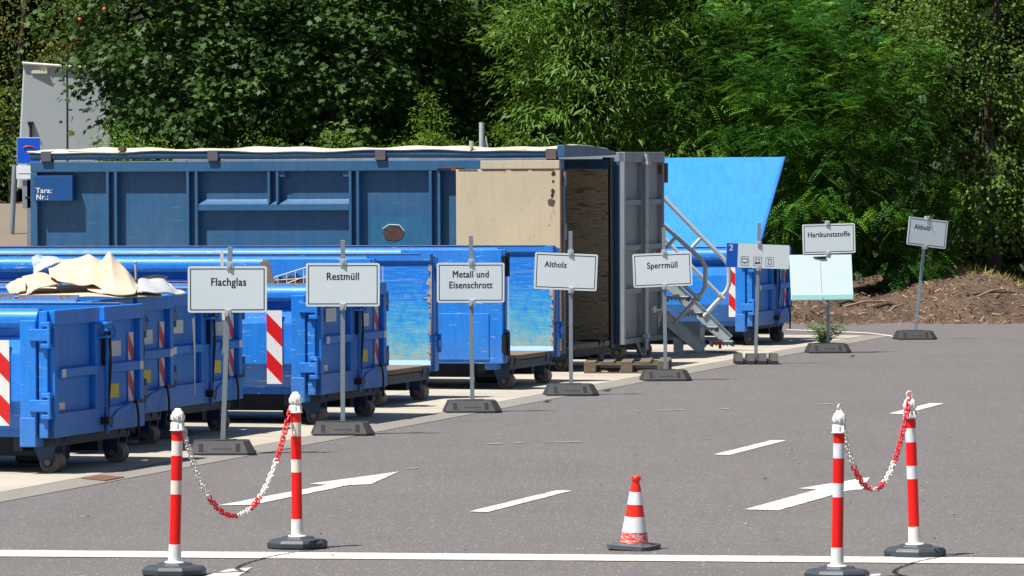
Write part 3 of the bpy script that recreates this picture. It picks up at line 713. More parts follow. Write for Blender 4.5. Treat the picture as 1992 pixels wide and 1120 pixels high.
# ---- grey container H
oH = (1.37, 72.2); rH = empty('roll_off_container', (oH[0], oH[1], 0), -TH, 0); tag(rH, 'grey container with closed ribbed doors behind the dark blue one', 'container')
P = M['grey']; HH = 2.66
mb = MB(); mb.box(-6, -.05, 0, .05, .22, HH - .05); [mb.box(-6 + .1 + k * .5, -6 + .2 + k * .5, -.05, .0, .22, HH - .1) for k in range(11)]; mb.build('side_wall', P, rH)
mb = MB(); mb.box(-6, -.05, 2.13, 2.18, .22, HH - .05); mb.build('side_wall', P, rH)
mb = MB(); mb.box(-6, -.05, .05, 2.13, HH - .08, HH - .03); mb.build('roof', P, rH)
mb = MB(); mb.box(-6, -5.95, .05, 2.13, .22, HH - .08); mb.box(-5.95, -.05, .05, 2.13, .22, .28); mb.build('body_shell', P, rH)
for k, (y0, y1) in enumerate(((0.0, 1.07), (1.10, 2.18))):
    mb = MB(); mb.box(-.05, 0, y0, y1, .20, HH); 
    mb.box(0, .07, y0, y0 + .07, .20, HH - .0); mb.box(0, .07, y1 - .07, y1, .20, HH); mb.box(0, .075, y0, y1, HH - .13, HH + .002)
    for z in (.20, .74 + .1, 1.40, 1.98): mb.box(0, .055, y0 + .07, y1 - .07, z, z + .07)
    dl = mb.build('door_leaf', P, rH, bevel=.005)
    if k == 0:
        mb = MB(); mb.tube([(.10, 1.04, .1), (.10, 1.04, HH - .02)], .032, 10); mb.box(.07, .14, 0.96, 1.14, HH - .16, HH - .12); mb.box(.07, .14, 0.97, 1.11, .26, .31); mb.build('lock_rod', M['zinc'], dl)
    else:
        sb = stripes(.12, .42, .5, 2.2).build('stripe_board', [M['swhite'], M['sred']], dl); sb.matrix_local = T(.008, 1.85, .95) @ RZ(R(90))
        mb = MB(); mb.tube([(.08, 1.45, .62), (.12, 1.75, .60), (.12, 1.95, .66)], .014, 6); mb.tube([(.1, 1.80, .45), (.12, 1.86, .7), (.1, 1.90, .85), (.11, 1.95, .5)], .010, 6); mb.box(.07, .10, 1.5, 1.62, .57, .65); mb.tube([(.1, 1.72, .6), (.1, 1.74, .38)], .009, 6); mb.build('door_handle', M['refl'], dl)
        mb = MB(); mb.tube([(.06, 2.22, 2.26), (.06, 2.22, 2.52)], .05, 8); mb.box(-.02, .06, 2.08, 2.22, 2.38, 2.48); mb.tube([(.06, 2.2, 1.3), (.06, 2.2, 1.42)], .035, 8); mb.build('hinge', M['rust'], dl)
mb = MB(); mb.box(-5.9, -.1, .6, .72, .08, .22); mb.box(-5.9, -.1, 1.6, 1.72, .08, .22); mb.tube([(.02, .85, .22), (.05, .95, .05), (.05, 1.05, .03), (.03, 1.1, .12)], .025, 6); mb.tube([(.03, 1.25, .2), (.05, 1.2, .02)], .022, 6); mb.build('underframe', M['zinc'], rH)
wheelset(rH, .33, M['under'], 2.3); wheelset(rH, 1.7, M['grey'], 2.3)

# ---------------------------------------------------------------- lettering
def text_mesh(body, size, name='lettering', bold=.012, align='CENTER', sx=1.0, spacing=1.0):
    cu = bpy.data.curves.new('t', 'FONT'); cu.body = body; cu.size = size; cu.align_x = align; cu.align_y = 'CENTER'
    cu.extrude = .0004; cu.resolution_u = 4; cu.space_line = 1.12; cu.space_character = spacing
    ob = bpy.data.objects.new('t', cu); C.objects.link(ob)
    dg = bpy.context.evaluated_depsgraph_get(); dg.update()
    me = bpy.data.meshes.new_from_object(ob.evaluated_get(dg)); bpy.data.objects.remove(ob); me.name = name
    co = np.empty(len(me.vertices) * 3, dtype=np.float32); me.vertices.foreach_get('co', co); co = co.reshape(-1, 3); co[:, 0] *= sx
    fs = [list(p.vertices) for p in me.polygons]; n = len(co); VV, FF = [], []
    for k, (dx, dz) in enumerate(((-1, .5), (1, .5), (-1, -.5), (1, -.5), (0, 0))):
        VV += (co * np.array([1, 1, .3]) + np.array([dx * bold * size, dz * bold * size, .00005 * k])).tolist(); FF += [[i + k * n for i in f] for f in fs]
    me = bpy.data.meshes.new(name); me.from_pydata(VV, [], FF); me.update()
    o = bpy.data.objects.new(name, me); C.objects.link(o); me.materials.clear(); return o
def put_text(body, size, parent, mat, x, y, z, **kw):
    o = text_mesh(body, size, **kw); o.data.materials.append(mat); o.parent = parent
    o.matrix_local = T(x, y, z) @ RX(R(90)); return o
x0 = xl(74, oG)
put_text('Tara:', .092, tb, M['swhite'], x0, -.0465, 2.215, spacing=1.1, bold=.02, align='LEFT'); put_text('Nr.:', .092, tb, M['swhite'], x0, -.0465, 2.135, spacing=1.1, bold=.02, align='LEFT')

# ---------------------------------------------------------------- sign stands
def sign_base(root, lumps=False, yaw=0):
    """moulded recycled-plastic foot: bevelled block; dark plates paint the shade of grips and side notch"""
    mb = MB(); w, d, h = .29, .22, .125
    if not lumps:
        low = [(-w, -d), (w - .08, -d), (w, -d + .08), (w, d - .05), (w - .05, d), (-w + .05, d), (-w, d - .06)]
        top = [(-w + .045, -d + .075), (w - .12, -d + .075), (w - .055, -d + .13), (w - .05, d - .08), (w - .08, d - .04), (-w + .08, d - .04), (-w + .045, d - .1)]
        n = len(low); vs = [(x, y, 0) for x, y in low] + [(x, y, .022) for x, y in low] + [(x, y, h) for x, y in top]
        fs = [tuple(range(n))[::-1], tuple(range(2*n, 3*n))]
        for k in (0, n):
            fs += [(k+i, k+(i+1) % n, k+n+(i+1) % n, k+n+i) for i in range(n)]
        mb.add(vs, fs)
        mb.box(-.075, .10, -.06, .10, h, h + .008); mb.box(-.17, .13, .03, .12, h, h + .006)
        b = mb.build('foot', M['recycled'], root, bevel=.007)
        sl = Matrix.Rotation(math.atan2(h - .022, .075), 4, 'X')
        for x in (-.215, .105): gp = MB(); gp.box(-.0, .04, .018, .10, -.004, .0025, M=T(x, -d, .022) @ sl); gp.build('grip_shade_patch', M['grip_shade'], b)
        gp = MB(); gp.box(w - .09, w + .004, -.03, .03, .0, .035); gp.build('grip_shade_patch', M['grip_shade'], b)
        gr = MB(); gr.box(-.10, .07, .045, .05, .0, .004, M=T(0, -d, .022) @ sl); gr.box(-.155, -.15, .02, .085, 0, .004, M=T(0, -d, .022) @ sl); gr.build('moulded_line', M['recycled'], b)
    else:
        for k in range(4):
            x = -.27 + k * .148
            mb.prism([(-.17, 0), (.17, 0), (.17, .05), (.11, h + .008), (-.10, h + .008), (-.17, .045)], x, x + .10, 'x')
        mb.box(-.27, .27, -.13, .13, 0, .07); b = mb.build('foot', M['recycled'], root, bevel=.01)
    return b
def sign(name, label, base, top, plate, yaw, lines, tsize, tpos, plate_mat='plate', lumps=False, roll=0, border=True, pw=None, ph=None, footyaw=0, tilt=0):
    """base, top: pixels of the post's foot and tip; plate: centre pixel; the post leans between them"""
    p = G(*base); Y = p.y; tp_ = W(top[0], top[1], Y); hgt = tp_.z
    root = empty(name, p, yaw); tag(root, label, 'sign', 'signs on posts in rubber feet along the kerb')
    inv = (T(*p) @ RZ(yaw)).inverted()
    ft = empty  # foot
    f_ = sign_base(root, lumps); f_.rotation_euler.z = footyaw
    a = Vector((0, 0, .05)); b = inv @ Vector((tp_.x, Y, hgt)); d = (b - a)
    mb = MB(); q = d.to_track_quat('Z', 'X').to_matrix().to_4x4()
    mb.box(-.021, .021, -.021, .021, 0, d.length, M=T(*a) @ q)
    post = mb.build('post', M['post'], root, bevel=.003)
    pc = inv @ W(plate[0], plate[1], Y); pc.y -= .032
    pm = empty('plate_anchor', pc) if False else None
    w2, h2 = (pw or .69) / 2, (ph or .405) / 2
    ML = T(*pc) @ RY(-roll) @ RX(tilt)
    mb = MB(); r = .02; out = []
    for (cx, cz, a0) in ((w2 - r, h2 - r, 0), (-w2 + r, h2 - r, 90), (-w2 + r, -h2 + r, 180), (w2 - r, -h2 + r, 270)):
        for k in range(5): t = R(a0 + 22.5 * k); out.append((cx + r * math.cos(t), cz + r * math.sin(t)))
    mb.prism(out, -.004, .004, 'y'); pl = mb.build('plate', M[plate_mat], root); pl.matrix_local = ML
    if border:
        mb = MB(); i1, i2, t = w2 - .020, h2 - .020, .0085
        for (x0, x1, z0, z1) in ((-i1, i1, i2 - t, i2), (-i1, i1, -i2, -i2 + t), (-i1, -i1 + t, -i2 + t, i2 - t), (i1 - t, i1, -i2 + t, i2 - t)): mb.box(x0, x1, -.0046, -.0041, z0, z1)
        mb.build('border', M['ink'], pl)
    if lines: put_text(lines, tsize, pl, M['ink'], tpos[0], -.0044, tpos[1], bold=.021, sx=.85, spacing=1.06)
    for s_ in (1, -1):
        mb = MB(); mb.box(-.028, .028, -.012, .055, -.032, .032); mb.box(-.010, .010, -.016, -.012, -.026, .026); mb.tube([(.0, -.022, -.0), (.0, -.012, 0)], .009, 8)
        cl = mb.build('clamp', M['zinc'], root, bevel=.003); cz = pc.z + s_ * (h2 + .004); tt = (cz - a.z) / d.z; xx = a.x + d.x * tt
        cl.location = (xx, pc.y, cz)
    return root, pl
R_ = R
sgF, _ = sign('sign_stand', 'white sign reading Flachglas with leaning post, nearest of the sign row', (433, 884), (448, 480), (442, 562.5), R(5), 'Flachglas', .098, (.01, .062))
sign('sign_stand', 'white sign reading Restmüll on an upright post', (667, 846), (667, 467), (666.5, 553.5), R(5), 'Restmüll', .098, (.0, .075))
sign('sign_stand', 'white sign with two lines reading Metall und Eisenschrott', (919, 802), (916, 458), (915, 549.5), R(6), 'Metall und\nEisenschrott', .098, (.0, .028))
sign('sign_stand', 'slightly crooked white sign reading Altholz at its left, in front of the open containers', (1111, 769), (1110, 450), (1100, 528), R(7), 'Altholz', .092, (-.115, .07), roll=R(-2.4), ph=.40)
sign('sign_stand', 'tilted white sign reading Sperrmüll beside the pallet', (1295, 740), (1291, 443), (1288, 524.5), R(6), 'Sperrmüll', .102, (.0, .05), roll=R(2.3), ph=.39)
_, p2 = sign('sign_stand', 'sign with blue end numbered 2 and three device symbols', (1470, 708), (1477, 433), (1473, 498), R(10), None, 0, (0, 0), roll=R(-2.2), lumps=True, border=False, pw=.81, ph=.30, footyaw=R(-8))
rH2, ph_ = sign('sign_stand', 'white sign reading Hartkunststoffe above a blank white board', (1611, 686), (1609, 429), (1611.5, 464), R(8), 'Hartkunststoffe', .100, (.0, .055), roll=R(1.6), pw=.71, ph=.395)
sign('sign_stand', 'small leaning white sign reading Altholz turned aside at the far right', (1780, 660), (1803, 424), (1802, 452.5), R(24), 'Altholz', .098, (-.09, .065), roll=R(-6.5), pw=.63, ph=.40, footyaw=R(-14))
mb = MB(); mb.box(-.405, -.26, -.0052, -.0041, -.15, .15); bp = mb.build('blue_end', M['plateblue'], p2)
put_text('2', .105, bp, M['swhite'], -.345, -.0055, .092, bold=.03)
mb = MB()
def frame(mb, cx, cz, w, h, t):
    mb.box(cx - w, cx + w, -.0052, -.0041, cz + h - t, cz + h); mb.box(cx - w, cx + w, -.0052, -.0041, cz - h, cz - h + t)
    mb.box(cx - w, cx - w + t, -.0052, -.0041, cz - h + t, cz + h - t); mb.box(cx + w - t, cx + w, -.0052, -.0041, cz - h + t, cz + h - t)
for k, cx in enumerate((-.165, -.0, .155)):
    frame(mb, cx, -.065, .052, .056, .0035)
    if k == 0: frame(mb, cx, -.06, .038, .026, .006); mb.box(cx - .016, cx + .016, -.0052, -.0041, -.094, -.090)
    if k == 1: frame(mb, cx, -.055, .028, .022, .005); mb.box(cx - .038, cx + .038, -.0052, -.0041, -.088, -.080); mb.box(cx - .038, cx + .038, -.0052, -.0041, -.096, -.092)
    if k == 2: frame(mb, cx, -.065, .022, .032, .006)
mb.build('device_symbols', M['ink'], p2)
# blank white board hung below the Hartkunststoffe plate
pA = G(1611, 686); inv = (T(*pA) @ RZ(R(8))).inverted(); pc = inv @ W(1595, 539, pA.y)
mb = MB(); mb.box(-.42, .42, -.006, .006, -.305, .305); hb = mb.build('blank_board', M['sheet'], rH2, bevel=.004); hb.matrix_local = T(pc.x, pc.y - .10, pc.z) @ RX(R(-11)) @ RY(R(-.6))
mb = MB(); mb.box(-.415, .415, -.010, -.0062, -.300, -.235); mb.build('teal_strip', plain('teal_strip', (.34, .66, .66), .4, dirt=.2), hb)
mb = MB(); mb.box(-.0125, -.0085, -.0135, -.0125, -.235, .30); mb.build('fold_line', M['patch'], hb)
mb = MB(); mb.add([(-.10, -.02, .275), (.07, -.02, .28), (.08, -.02, .25), (.02, -.02, .245), (-.10, -.008, .262), (.07, -.008, .265), (.08, -.008, .25), (.02, -.008, .24)], [(0,1,2,3),(7,6,5,4),(0,4,5,1),(1,5,6,2),(2,6,7,3),(3,7,4,0)]); mb.build('dark_tear', M['hook'], hb)
mb = MB(); mb.box(-.035, -.0, -.03, .02, -.31, -.26); mb.tube([(-.01, -.02, -.31), (.06, -.02, -.37)], .006, 6); mb.build('board_clip', M['zinc'], hb)
# thin pale lath leaning behind the Flachglas plate
mb = MB(); a, b = W(435, 600, 50.0), W(432, 488, 50.0); 
q = (b - a).to_track_quat('Z', 'X').to_matrix().to_4x4(); mb.box(-.014, .014, -.008, .008, 0, (b - a).length + .1, M=T(*(a - Vector((0, 0, .1)))) @ q)
tag(mb.build('lath', M['refl']), 'thin pale lath sticking up from the waste behind the Flachglas sign', 'lath')

# ---------------------------------------------------------------- bollards and chains
def bollard(label, px, top_x, ring, cream, seed):
    p = G(*px); root = empty('bollard', p, seed * .7, 0); tag(root, label, 'bollard', 'red and white striped bollards with rubber feet')
    tx = (top_x - px[0]) / 300.0; ML = Matrix.Shear('XY', 4, (0, 0))
    mb = MB(); mb.lathe([(.195, 0), (.205, .012), (.205, .040), (.185, .058), (.120, .066), (.105, .078), (.06, .08)], 8, M=RZ(R(22.5)), smooth=False); mb.build('foot', M['bollbase'], root, bevel=.006)
    inv = RZ(seed * .7).inverted(); tv = inv @ Vector((tx, 0, 1.0))
    q = tv.normalized().to_track_quat('Z', 'X').to_matrix().to_4x4(); ax = empty('x', (0, 0, 0)); bpy.data.objects.remove(ax)
    r = .0335; z0 = .08
    mb = MB(); mb.lathe([(.062, z0 - .004), (.060, z0 + .006), (r + .010, z0 + .009)], 28, M=q); mb.lathe([(r + .008, z0 + .009), (r + .005, z0 + .112)], 28, M=q); mb.lathe([(r, z0 + .11), (r, .905)], 28, M=q); post = mb.build('post', M['bwhite'], root)
    for (a, b) in ((.195, .505), (.592, .745), (.838, .903)):
        mb = MB(); mb.lathe([(r + .0018, a), (r + .0018, b)], 28, M=q); mb.build('red_band', M['bred'], post)
    if cream:
        for (a, b) in ((.5055, .5915), (.7455, .8375)):
            mb = MB(); mb.lathe([(r + .0014, a), (r + .0014, b)], 28, M=q); mb.build('reflective_band', M['cream'] if cream == 1 else M['coneband'], post)
    mb = MB(); mb.lathe([(.047, .900), (.049, .905), (.042, .910), (.0405, .950), (.0355, .955), (.0355, .960), (.0420, .964), (.0400, 1.000), (.030, 1.022), (.021, 1.026), (.019, 1.038), (.010, 1.040)], 28, M=q)
    for k in range(8):
        a = k * math.pi / 4; mb.box(.038, .0435, -.005, .005, .918, .948, M=q @ RZ(a)); mb.box(.038, .0445, -.005, .005, .968, .996, M=q @ RZ(a))
    cap = mb.build('cap', M['bwhite'], root)
    if ring:
        mb = MB(); mb.tube([(math.cos(t) * .021, 0, 1.055 + math.sin(t) * .021) for t in [2 * math.pi * k / 16 for k in range(16)]], .0045, 6, closed=True, M=q @ RZ(-seed * .7)); mb.build('ring', M['cwhite'], cap)
    top = T(*p) @ RZ(seed * .7) @ q @ Vector((0, 0, 1.045 if ring else .935))
    return top
b1 = bollard('front bollard of the left pair, cream bands', (339, 1119), 346, False, 1, 1)
b2 = bollard('rear bollard of the left pair, standing behind the long white line', (578.5, 1066), 575, False, 1, 2)
b3 = bollard('front bollard of the right pair with white ring on top', (1628, 1126), 1632, True, 2, 3)
b4 = bollard('rear bollard of the right pair, leaning, with white ring on top', (1780, 1082), 1769, True, 2, 4)
def chain(label, a, b, sag, cols, link=.052, r=.0055):
    """links follow a hanging curve; cols: (fraction, slot)"""
    N = 400; L = [0]; pts = []
    kx = 3.2
    for i in range(N + 1):
        t = i / N; base = a.lerp(b, t); c = (math.cosh(kx * (t - .5)) - math.cosh(kx * .5)) / (math.cosh(kx * .5) - 1)
        pts.append(base + Vector((0, 0, c * sag)))
    for i in range(N): L.append(L[-1] + (pts[i+1] - pts[i]).length)
    step = link * .70; n = int(L[-1] / step); mb = MB(); j = 0
    for i in range(n):
        s = (i + .5) * L[-1] / n
        while j < N - 1 and L[j+1] < s: j += 1
        p = pts[j].lerp(pts[j+1], (s - L[j]) / (L[j+1] - L[j])); d = (pts[min(N, j+3)] - pts[max(0, j-3)]).normalized()
        q = d.to_track_quat('X', 'Z').to_matrix().to_4x4() @ RX(R(45 + 90 * (i % 2)) + .35 * math.sin(i * 1.7))
        ring = []
        for k in range(12):
            t = 2 * math.pi * k / 12; ring.append((math.copysign(link * .5 - .013, math.cos(t)) * (1 if abs(math.cos(t)) > .01 else 0) + .013 * math.cos(t), .0155 * math.sin(t), 0))
        u = s / L[-1]; slot = [c for f, c in cols if f <= u][-1]
        mb.tube(ring, r, 5, slot, True, M=T(*p) @ q)
    return tag(mb.build('plastic_chain', [M['cred'], M['cwhite']]), label, 'chain', 'red and white chains between bollards')
chain('red and white plastic chain hanging between the left pair of bollards', b1 + Vector((.03, 0, 0)), b2 + Vector((-.035, 0, 0)), .64, [(0, 1), (.26, 0), (.49, 1), (.60, 0), (.68, 1), (.84, 0)])
chain('red and white plastic chain hanging between the right pair of ringed bollards', b3, b4, .55, [(0, 1), (.22, 0), (.44, 1), (.51, 0), (.60, 1), (.74, 0)])

# ---------------------------------------------------------------- traffic cone
p = G(1233, 1069); root = empty('traffic_cone', p, R(-28), 0); root.rotation_euler = (R(1.5), R(2.5), R(-24)); tag(root, 'red and white traffic cone with a scuffed foot on the long white line', 'traffic cone')
mb = MB(); mb.prism([(-.115, -.145), (.115, -.145), (.145, -.115), (.145, .115), (.115, .145), (-.115, .145), (-.145, .115), (-.145, -.115)], .010, .036, 'z'); [mb.box(x - .02, x + .02, y - .02, y + .02, 0, .010) for x in (-.11, .11) for y in (-.11, .11)]
mb.lathe([(.125, .036), (.112, .046), (.09, .048)], 8, smooth=False); mb.build('foot', plain('grey_cone_foot', (.085, .095, .11), .6, dirt=.4, scale=9), root, bevel=.005)
def cr_(z): return .092 - (z - .055) * (.092 - .030) / (.435 - .055)
mb = MB(); mb.lathe([(.096, .05), (cr_(.055), .055)], 32); mb.lathe([(cr_(.055), .055), (cr_(.435), .435)], 32); mb.lathe([(.0255, .434), (.0255, .464)], 24); mb.lathe([(.031, .464), (.033, .474), (.032, .484), (.024, .492)], 24); body = mb.build('cone_body', M['cone'], root)
for a, b, mt, nm in ((.120, .222, 'coneband', 'white_band'), (.302, .386, 'coneband', 'white_band'), (.052, .118, 'scuff', 'scuffed_band')):
    mb = MB(); mb.lathe([(cr_(a) + .0015, a), (cr_(b) + .0015, b)], 32); mb.build(nm, M[mt], body)

# ---------------------------------------------------------------- pallet
p = G(1136, 727); root = empty('wooden_pallet', p, R(-3)); tag(root, 'weathered wooden pallet lying between the dark and grey containers', 'pallet')
Lp, Dp = 1.02, 1.35
for k in range(3):
    mb = MB(); mb.box(0, Lp, k * (Dp - .10) / 2, k * (Dp - .10) / 2 + .10, .0, .02); mb.build('bottom_board', M['wood'], root, bevel=.002)
    mb = MB(); mb.box(0, Lp, k * (Dp - .10) / 2, k * (Dp - .10) / 2 + .11, .103, .123); mb.build('stringer_board', M['wood'], root, bevel=.002)
    for j in range(3):
        mb = MB(); x = j * (Lp - .14) / 2; mb.box(x, x + .14, k * (Dp - .10) / 2, k * (Dp - .10) / 2 + .10, .021, .102); mb.build('block', M['wood'], root, bevel=.003)
for k in range(5):
    mb = MB(); x = k * (Lp - .14) / 4; mb.box(x, x + .135, -.0, Dp, .124, .144 + .002 * k); mb.build('deck_board', M['wood'], root, bevel=.003)

# ---------------------------------------------------------------- access stairs
Yn, Yf = 74.65, 75.6
root = empty('access_stairs', W(1380, 690, Yn)); root.location.z = 0; tag(root, 'galvanised steel stairs with handrails leading up in front of the lidded container', 'stairs'); rl = Vector(root.location)
def loc(px, py, Y): return W(px, py, Y) - rl
nA, nB = loc(1252, 580, Yn), loc(1368, 680, Yn); fA, fB = loc(1262, 512, Yf), loc(1417, 662, Yf)
for a, b in ((nA, nB), (fA, fB)):
    d = b - a; q = d.to_track_quat('X', 'Z').to_matrix().to_4x4()
    mb = MB(); mb.box(0, d.length, -.006, .006, -.075, .075, M=T(*a) @ q); mb.box(0, d.length, -.03, .02, .075, .083, M=T(*a) @ q); mb.box(0, d.length, -.03, .02, -.083, -.075, M=T(*a) @ q); mb.build('stringer', M['zinc'], root)
for k in range(5):
    xx, zz = [(1404, 664), (1374, 636), (1343, 608), (1318, 577), (1290, 548)][k]
    c = loc(xx, zz, (Yn + Yf) / 2); mb = MB(); mb.box(-.15, .15, -.42, .42, -.022, .0, M=T(*c) @ RZ(0)); mb.box(-.15, -.13, -.42, .42, -.06, -.022, M=T(*c)); mb.box(.13, .152, -.42, .42, -.055, .004, M=T(*c))
    for j in range(6): mb.box(-.13 + j * .048, -.125 + j * .048, -.42, .42, -.05, -.022, M=T(*c))
    mb.build('tread', M['tread'], root)
for Y, pts, mid, st in ((Yn, [(1240, 392), (1283, 430), (1345, 487), (1366, 506), (1372, 518), (1372, 556), (1367, 568), (1357, 579), (1340, 598), (1312, 630)], [(1240, 470), (1357, 579)], [(1316, 460), (1297, 481)]),
                        (Yf, [(1240, 332), (1283, 376), (1365, 461), (1404, 499), (1415, 512), (1418, 526), (1418, 553), (1413, 566), (1404, 577), (1387, 595), (1369, 616)], [(1240, 410), (1404, 577)], [(1365, 461), (1343, 485)])):
    mb = MB(); mb.tube([loc(a, b, Y) for a, b in pts], .030, 10); hr = mb.build('handrail', M['zinc'], root)
    mb = MB(); mb.tube([loc(a, b, Y) for a, b in mid], .024, 8); mb.tube([loc(a, b, Y) for a, b in st], .026, 8); mb.tube([loc(mid[1][0] - 5, mid[1][1] - 5, Y), loc(mid[1][0] + 5, mid[1][1] + 4, Y)], .040, 8); mb.build('mid_rail', M['zinc'], hr)
mb = MB()
for (x, y, Y) in ((1320, 688, Yn + .09), (1361, 688, Yn + .09)):
    g0 = Vector((XA(x, Y), Y, 0)) - rl; mb = MB(); mb.box(-.065, .065, -.05, .05, 0, .34, M=T(*g0)); mb.box(-.10, .10, -.08, .08, 0, .012, M=T(*g0)); mb.build('leg', M['zinc'], root)
a = loc(1270, 641, Yn + .09); mb = MB(); mb.box(0, .62, -.06, .06, -.10, .10, M=T(*a)); mb.build('cross_beam', plain('weathered_grey_green_beam', (.20, .24, .23), .6), root)
a = loc(1386, 669, Yn - .05); mb = MB(); mb.box(0, .13, -.02, .02, -.01, .03, M=T(*a)); mb.box(.08, .12, -.02, .02, -.06, -.01, M=T(*a)); mb.build('reflector', M['orange'], root)

# ---------------------------------------------------------------- waste lying in the containers
def sheet(name, label, cat, ctrl, mat, seed, rough=.02, th=.008, n=26, smooth=True, group=None):
    """bent sheet through a small grid of control points (rows of pixel x, pixel y, depth)"""
    g = np.random.default_rng(seed); A = np.array([[list(W(c[0], c[1], c[2] + 2.6)) for c in row] for row in ctrl]); r, c = A.shape[:2]; mb = MB(); vs = []
    ph = g.random(6) * 6
    for i in range(n + 1):
        u = i / n * (r - 1); i0 = min(int(u), r - 2); fu = u - i0; fu = fu * fu * (3 - 2 * fu) * .5 + fu * .5
        for j in range(n + 1):
            v = j / n * (c - 1); j0 = min(int(v), c - 2); fv = v - j0; fv = fv * fv * (3 - 2 * fv) * .5 + fv * .5
            p = (A[i0, j0] * (1-fu) * (1-fv) + A[i0+1, j0] * fu * (1-fv) + A[i0, j0+1] * (1-fu) * fv + A[i0+1, j0+1] * fu * fv)
            x, y = i / n, j / n
            p = p + rough * np.array([math.sin(7*y+ph[0]) * .5, math.sin(9*x+6*y+ph[1]) + .5 * math.sin(17*y - 9*x+ph[2]), math.sin(8*x+ph[3]) * .5 + .4 * math.sin(15*y+ph[4])])
            vs.append(p)
    fs = [(i*(n+1)+j, i*(n+1)+j+1, (i+1)*(n+1)+j+1, (i+1)*(n+1)+j) for i in range(n) for j in range(n)]
    mb.add(vs, fs, 0, smooth); o = mb.build(name, mat); md = o.modifiers.new('solid', 'SOLIDIFY'); md.thickness = th
    return tag(o, label, cat, group)
gs = 'discarded sheets heaped in the second container'
sheet('felt_sheet', 'large beige sheet rising to a sharp peak in the heap', 'sheet', [[(180, 530, 48.2), (200, 508, 48.2), (213, 489, 48.1), (222, 505, 48.2), (240, 520, 48.4)], [(172, 545, 47.7), (200, 540, 47.6), (215, 528, 47.4), (245, 530, 47.6), (262, 545, 47.9)], [(170, 566, 47.2), (200, 572, 47.0), (225, 576, 46.9), (262, 574, 47.0), (270, 556, 47.4)]], M['foam'], 1, .012, group=gs)
sheet('felt_sheet', 'broad beige sheet lying across the middle of the heap', 'sheet', [[(92, 522, 48.3), (130, 508, 48.4), (172, 498, 48.5), (195, 508, 48.4)], [(95, 535, 47.8), (130, 528, 47.8), (175, 518, 47.9), (205, 530, 47.8)], [(108, 546, 47.3), (145, 556, 47.2), (180, 556, 47.2), (215, 572, 47.1)]], M['foam'], 2, .018, group=gs)
sheet('felt_sheet', 'beige sheet sagging over the left of the heap', 'sheet', [[(42, 540, 48.0), (66, 532, 48.1), (90, 531, 48.1), (112, 545, 48.0)], [(48, 556, 47.5), (66, 552, 47.5), (92, 548, 47.6), (118, 556, 47.6)], [(52, 574, 47.0), (62, 566, 47.0), (90, 556, 47.1), (116, 552, 47.3)]], M['foam'], 3, .012, group=gs)
sheet('felt_sheet', 'curled beige offcut at the left tip of the heap', 'sheet', [[(12, 556, 47.6), (30, 546, 47.6), (46, 541, 47.7)], [(14, 562, 47.2), (30, 556, 47.2), (50, 548, 47.3)], [(20, 572, 47.0), (34, 572, 47.0), (50, 566, 47.1)]], M['foam'], 4, .008, group=gs)
sheet('felt_sheet', 'flat beige sheet lying under the sagging ones', 'sheet', [[(40, 560, 48.4), (130, 556, 48.4), (230, 560, 48.4), (310, 566, 48.4)], [(30, 578, 46.9), (130, 578, 46.9), (230, 578, 46.9), (315, 578, 47.2)]], M['foam'], 5, .015, group=gs)
sheet('white_sheet', 'white crumpled sheet at the right end of the heap', 'sheet', [[(270, 546, 48.0), (290, 544, 48.1), (318, 546, 48.1), (335, 558, 48.0)], [(268, 556, 47.5), (300, 553, 47.5), (330, 560, 47.6), (350, 568, 47.7)], [(268, 568, 47.1), (305, 568, 47.1), (335, 571, 47.3), (364, 572, 47.5)]], M['wsheet'], 6, .018, group=gs)
sheet('white_sheet', 'curved white sheet standing behind the heap at the left', 'sheet', [[(66, 520, 48.5), (85, 508, 48.6), (110, 504, 48.6), (128, 508, 48.5)], [(66, 534, 48.2), (84, 524, 48.2), (104, 514, 48.2), (124, 510, 48.3)]], M['wsheet'], 7, .004, group=gs)
sheet('plastic_film', 'clear plastic film bunched behind the heap', 'plastic film', [[(58, 498, 48.7), (80, 494, 48.8), (110, 500, 48.7), (125, 507, 48.6)], [(62, 512, 48.6), (85, 510, 48.6), (108, 506, 48.6), (122, 508, 48.6)], [(66, 530, 48.5), (80, 524, 48.5), (100, 515, 48.5), (116, 512, 48.5)]], M['film'], 8, .02)
sheet('black_sheet', 'black sheet lying behind the white crumpled sheet', 'sheet', [[(262, 545, 48.3), (295, 535, 48.4), (328, 537, 48.4)], [(266, 550, 48.1), (295, 543, 48.1), (325, 543, 48.1)]], M['black'], 9, .006)
mb = MB(); a = W(263.5, 511, 50.9); mb.tube([a, a - Vector((-.01, 0, .30))], .011, 8); mb.lathe([(.010, -.004), (.016, 0), (.010, .012)], 8, M=T(*a)); tag(mb.build('steel_rod', M['zinc']), 'thin steel rod standing up behind the beige peak', 'rod')
# container D: plank, wire rack, dark scrap
mb = MB(); a, b = W(533, 580, 55.9), W(514, 507, 55.9); q = (b - a).to_track_quat('Z', 'X').to_matrix().to_4x4(); mb.box(-.045, .045, -.015, .015, -.15, (b - a).length, M=T(*a) @ q)
tag(mb.build('plank', M['lath'], bevel=.003), 'tan plank leaning in the container beside the wire rack', 'plank')
mb = MB(); Yr = 56.0
def rk(x, y, dy=0): return W(x, y, Yr + dy)
for x in (541, 558, 575, 591, 606): mb.tube([rk(x, 557 + 1), rk(x, 535 - (x - 541) * .24)], .005, 5)
mb.tube([rk(534, 539), rk(608, 516)], .005, 5); mb.tube([rk(534, 545), rk(608, 540)], .004, 5); mb.tube([rk(541, 557), rk(608, 533)], .005, 5); mb.tube([rk(541, 558), rk(541, 558, .4)], .005, 5); mb.tube([rk(606, 556), rk(606, 556, .4)], .005, 5)
tag(mb.build('wire_rack', M['cwhite']), 'white wire rack sticking out of the container beside the plank', 'wire rack')
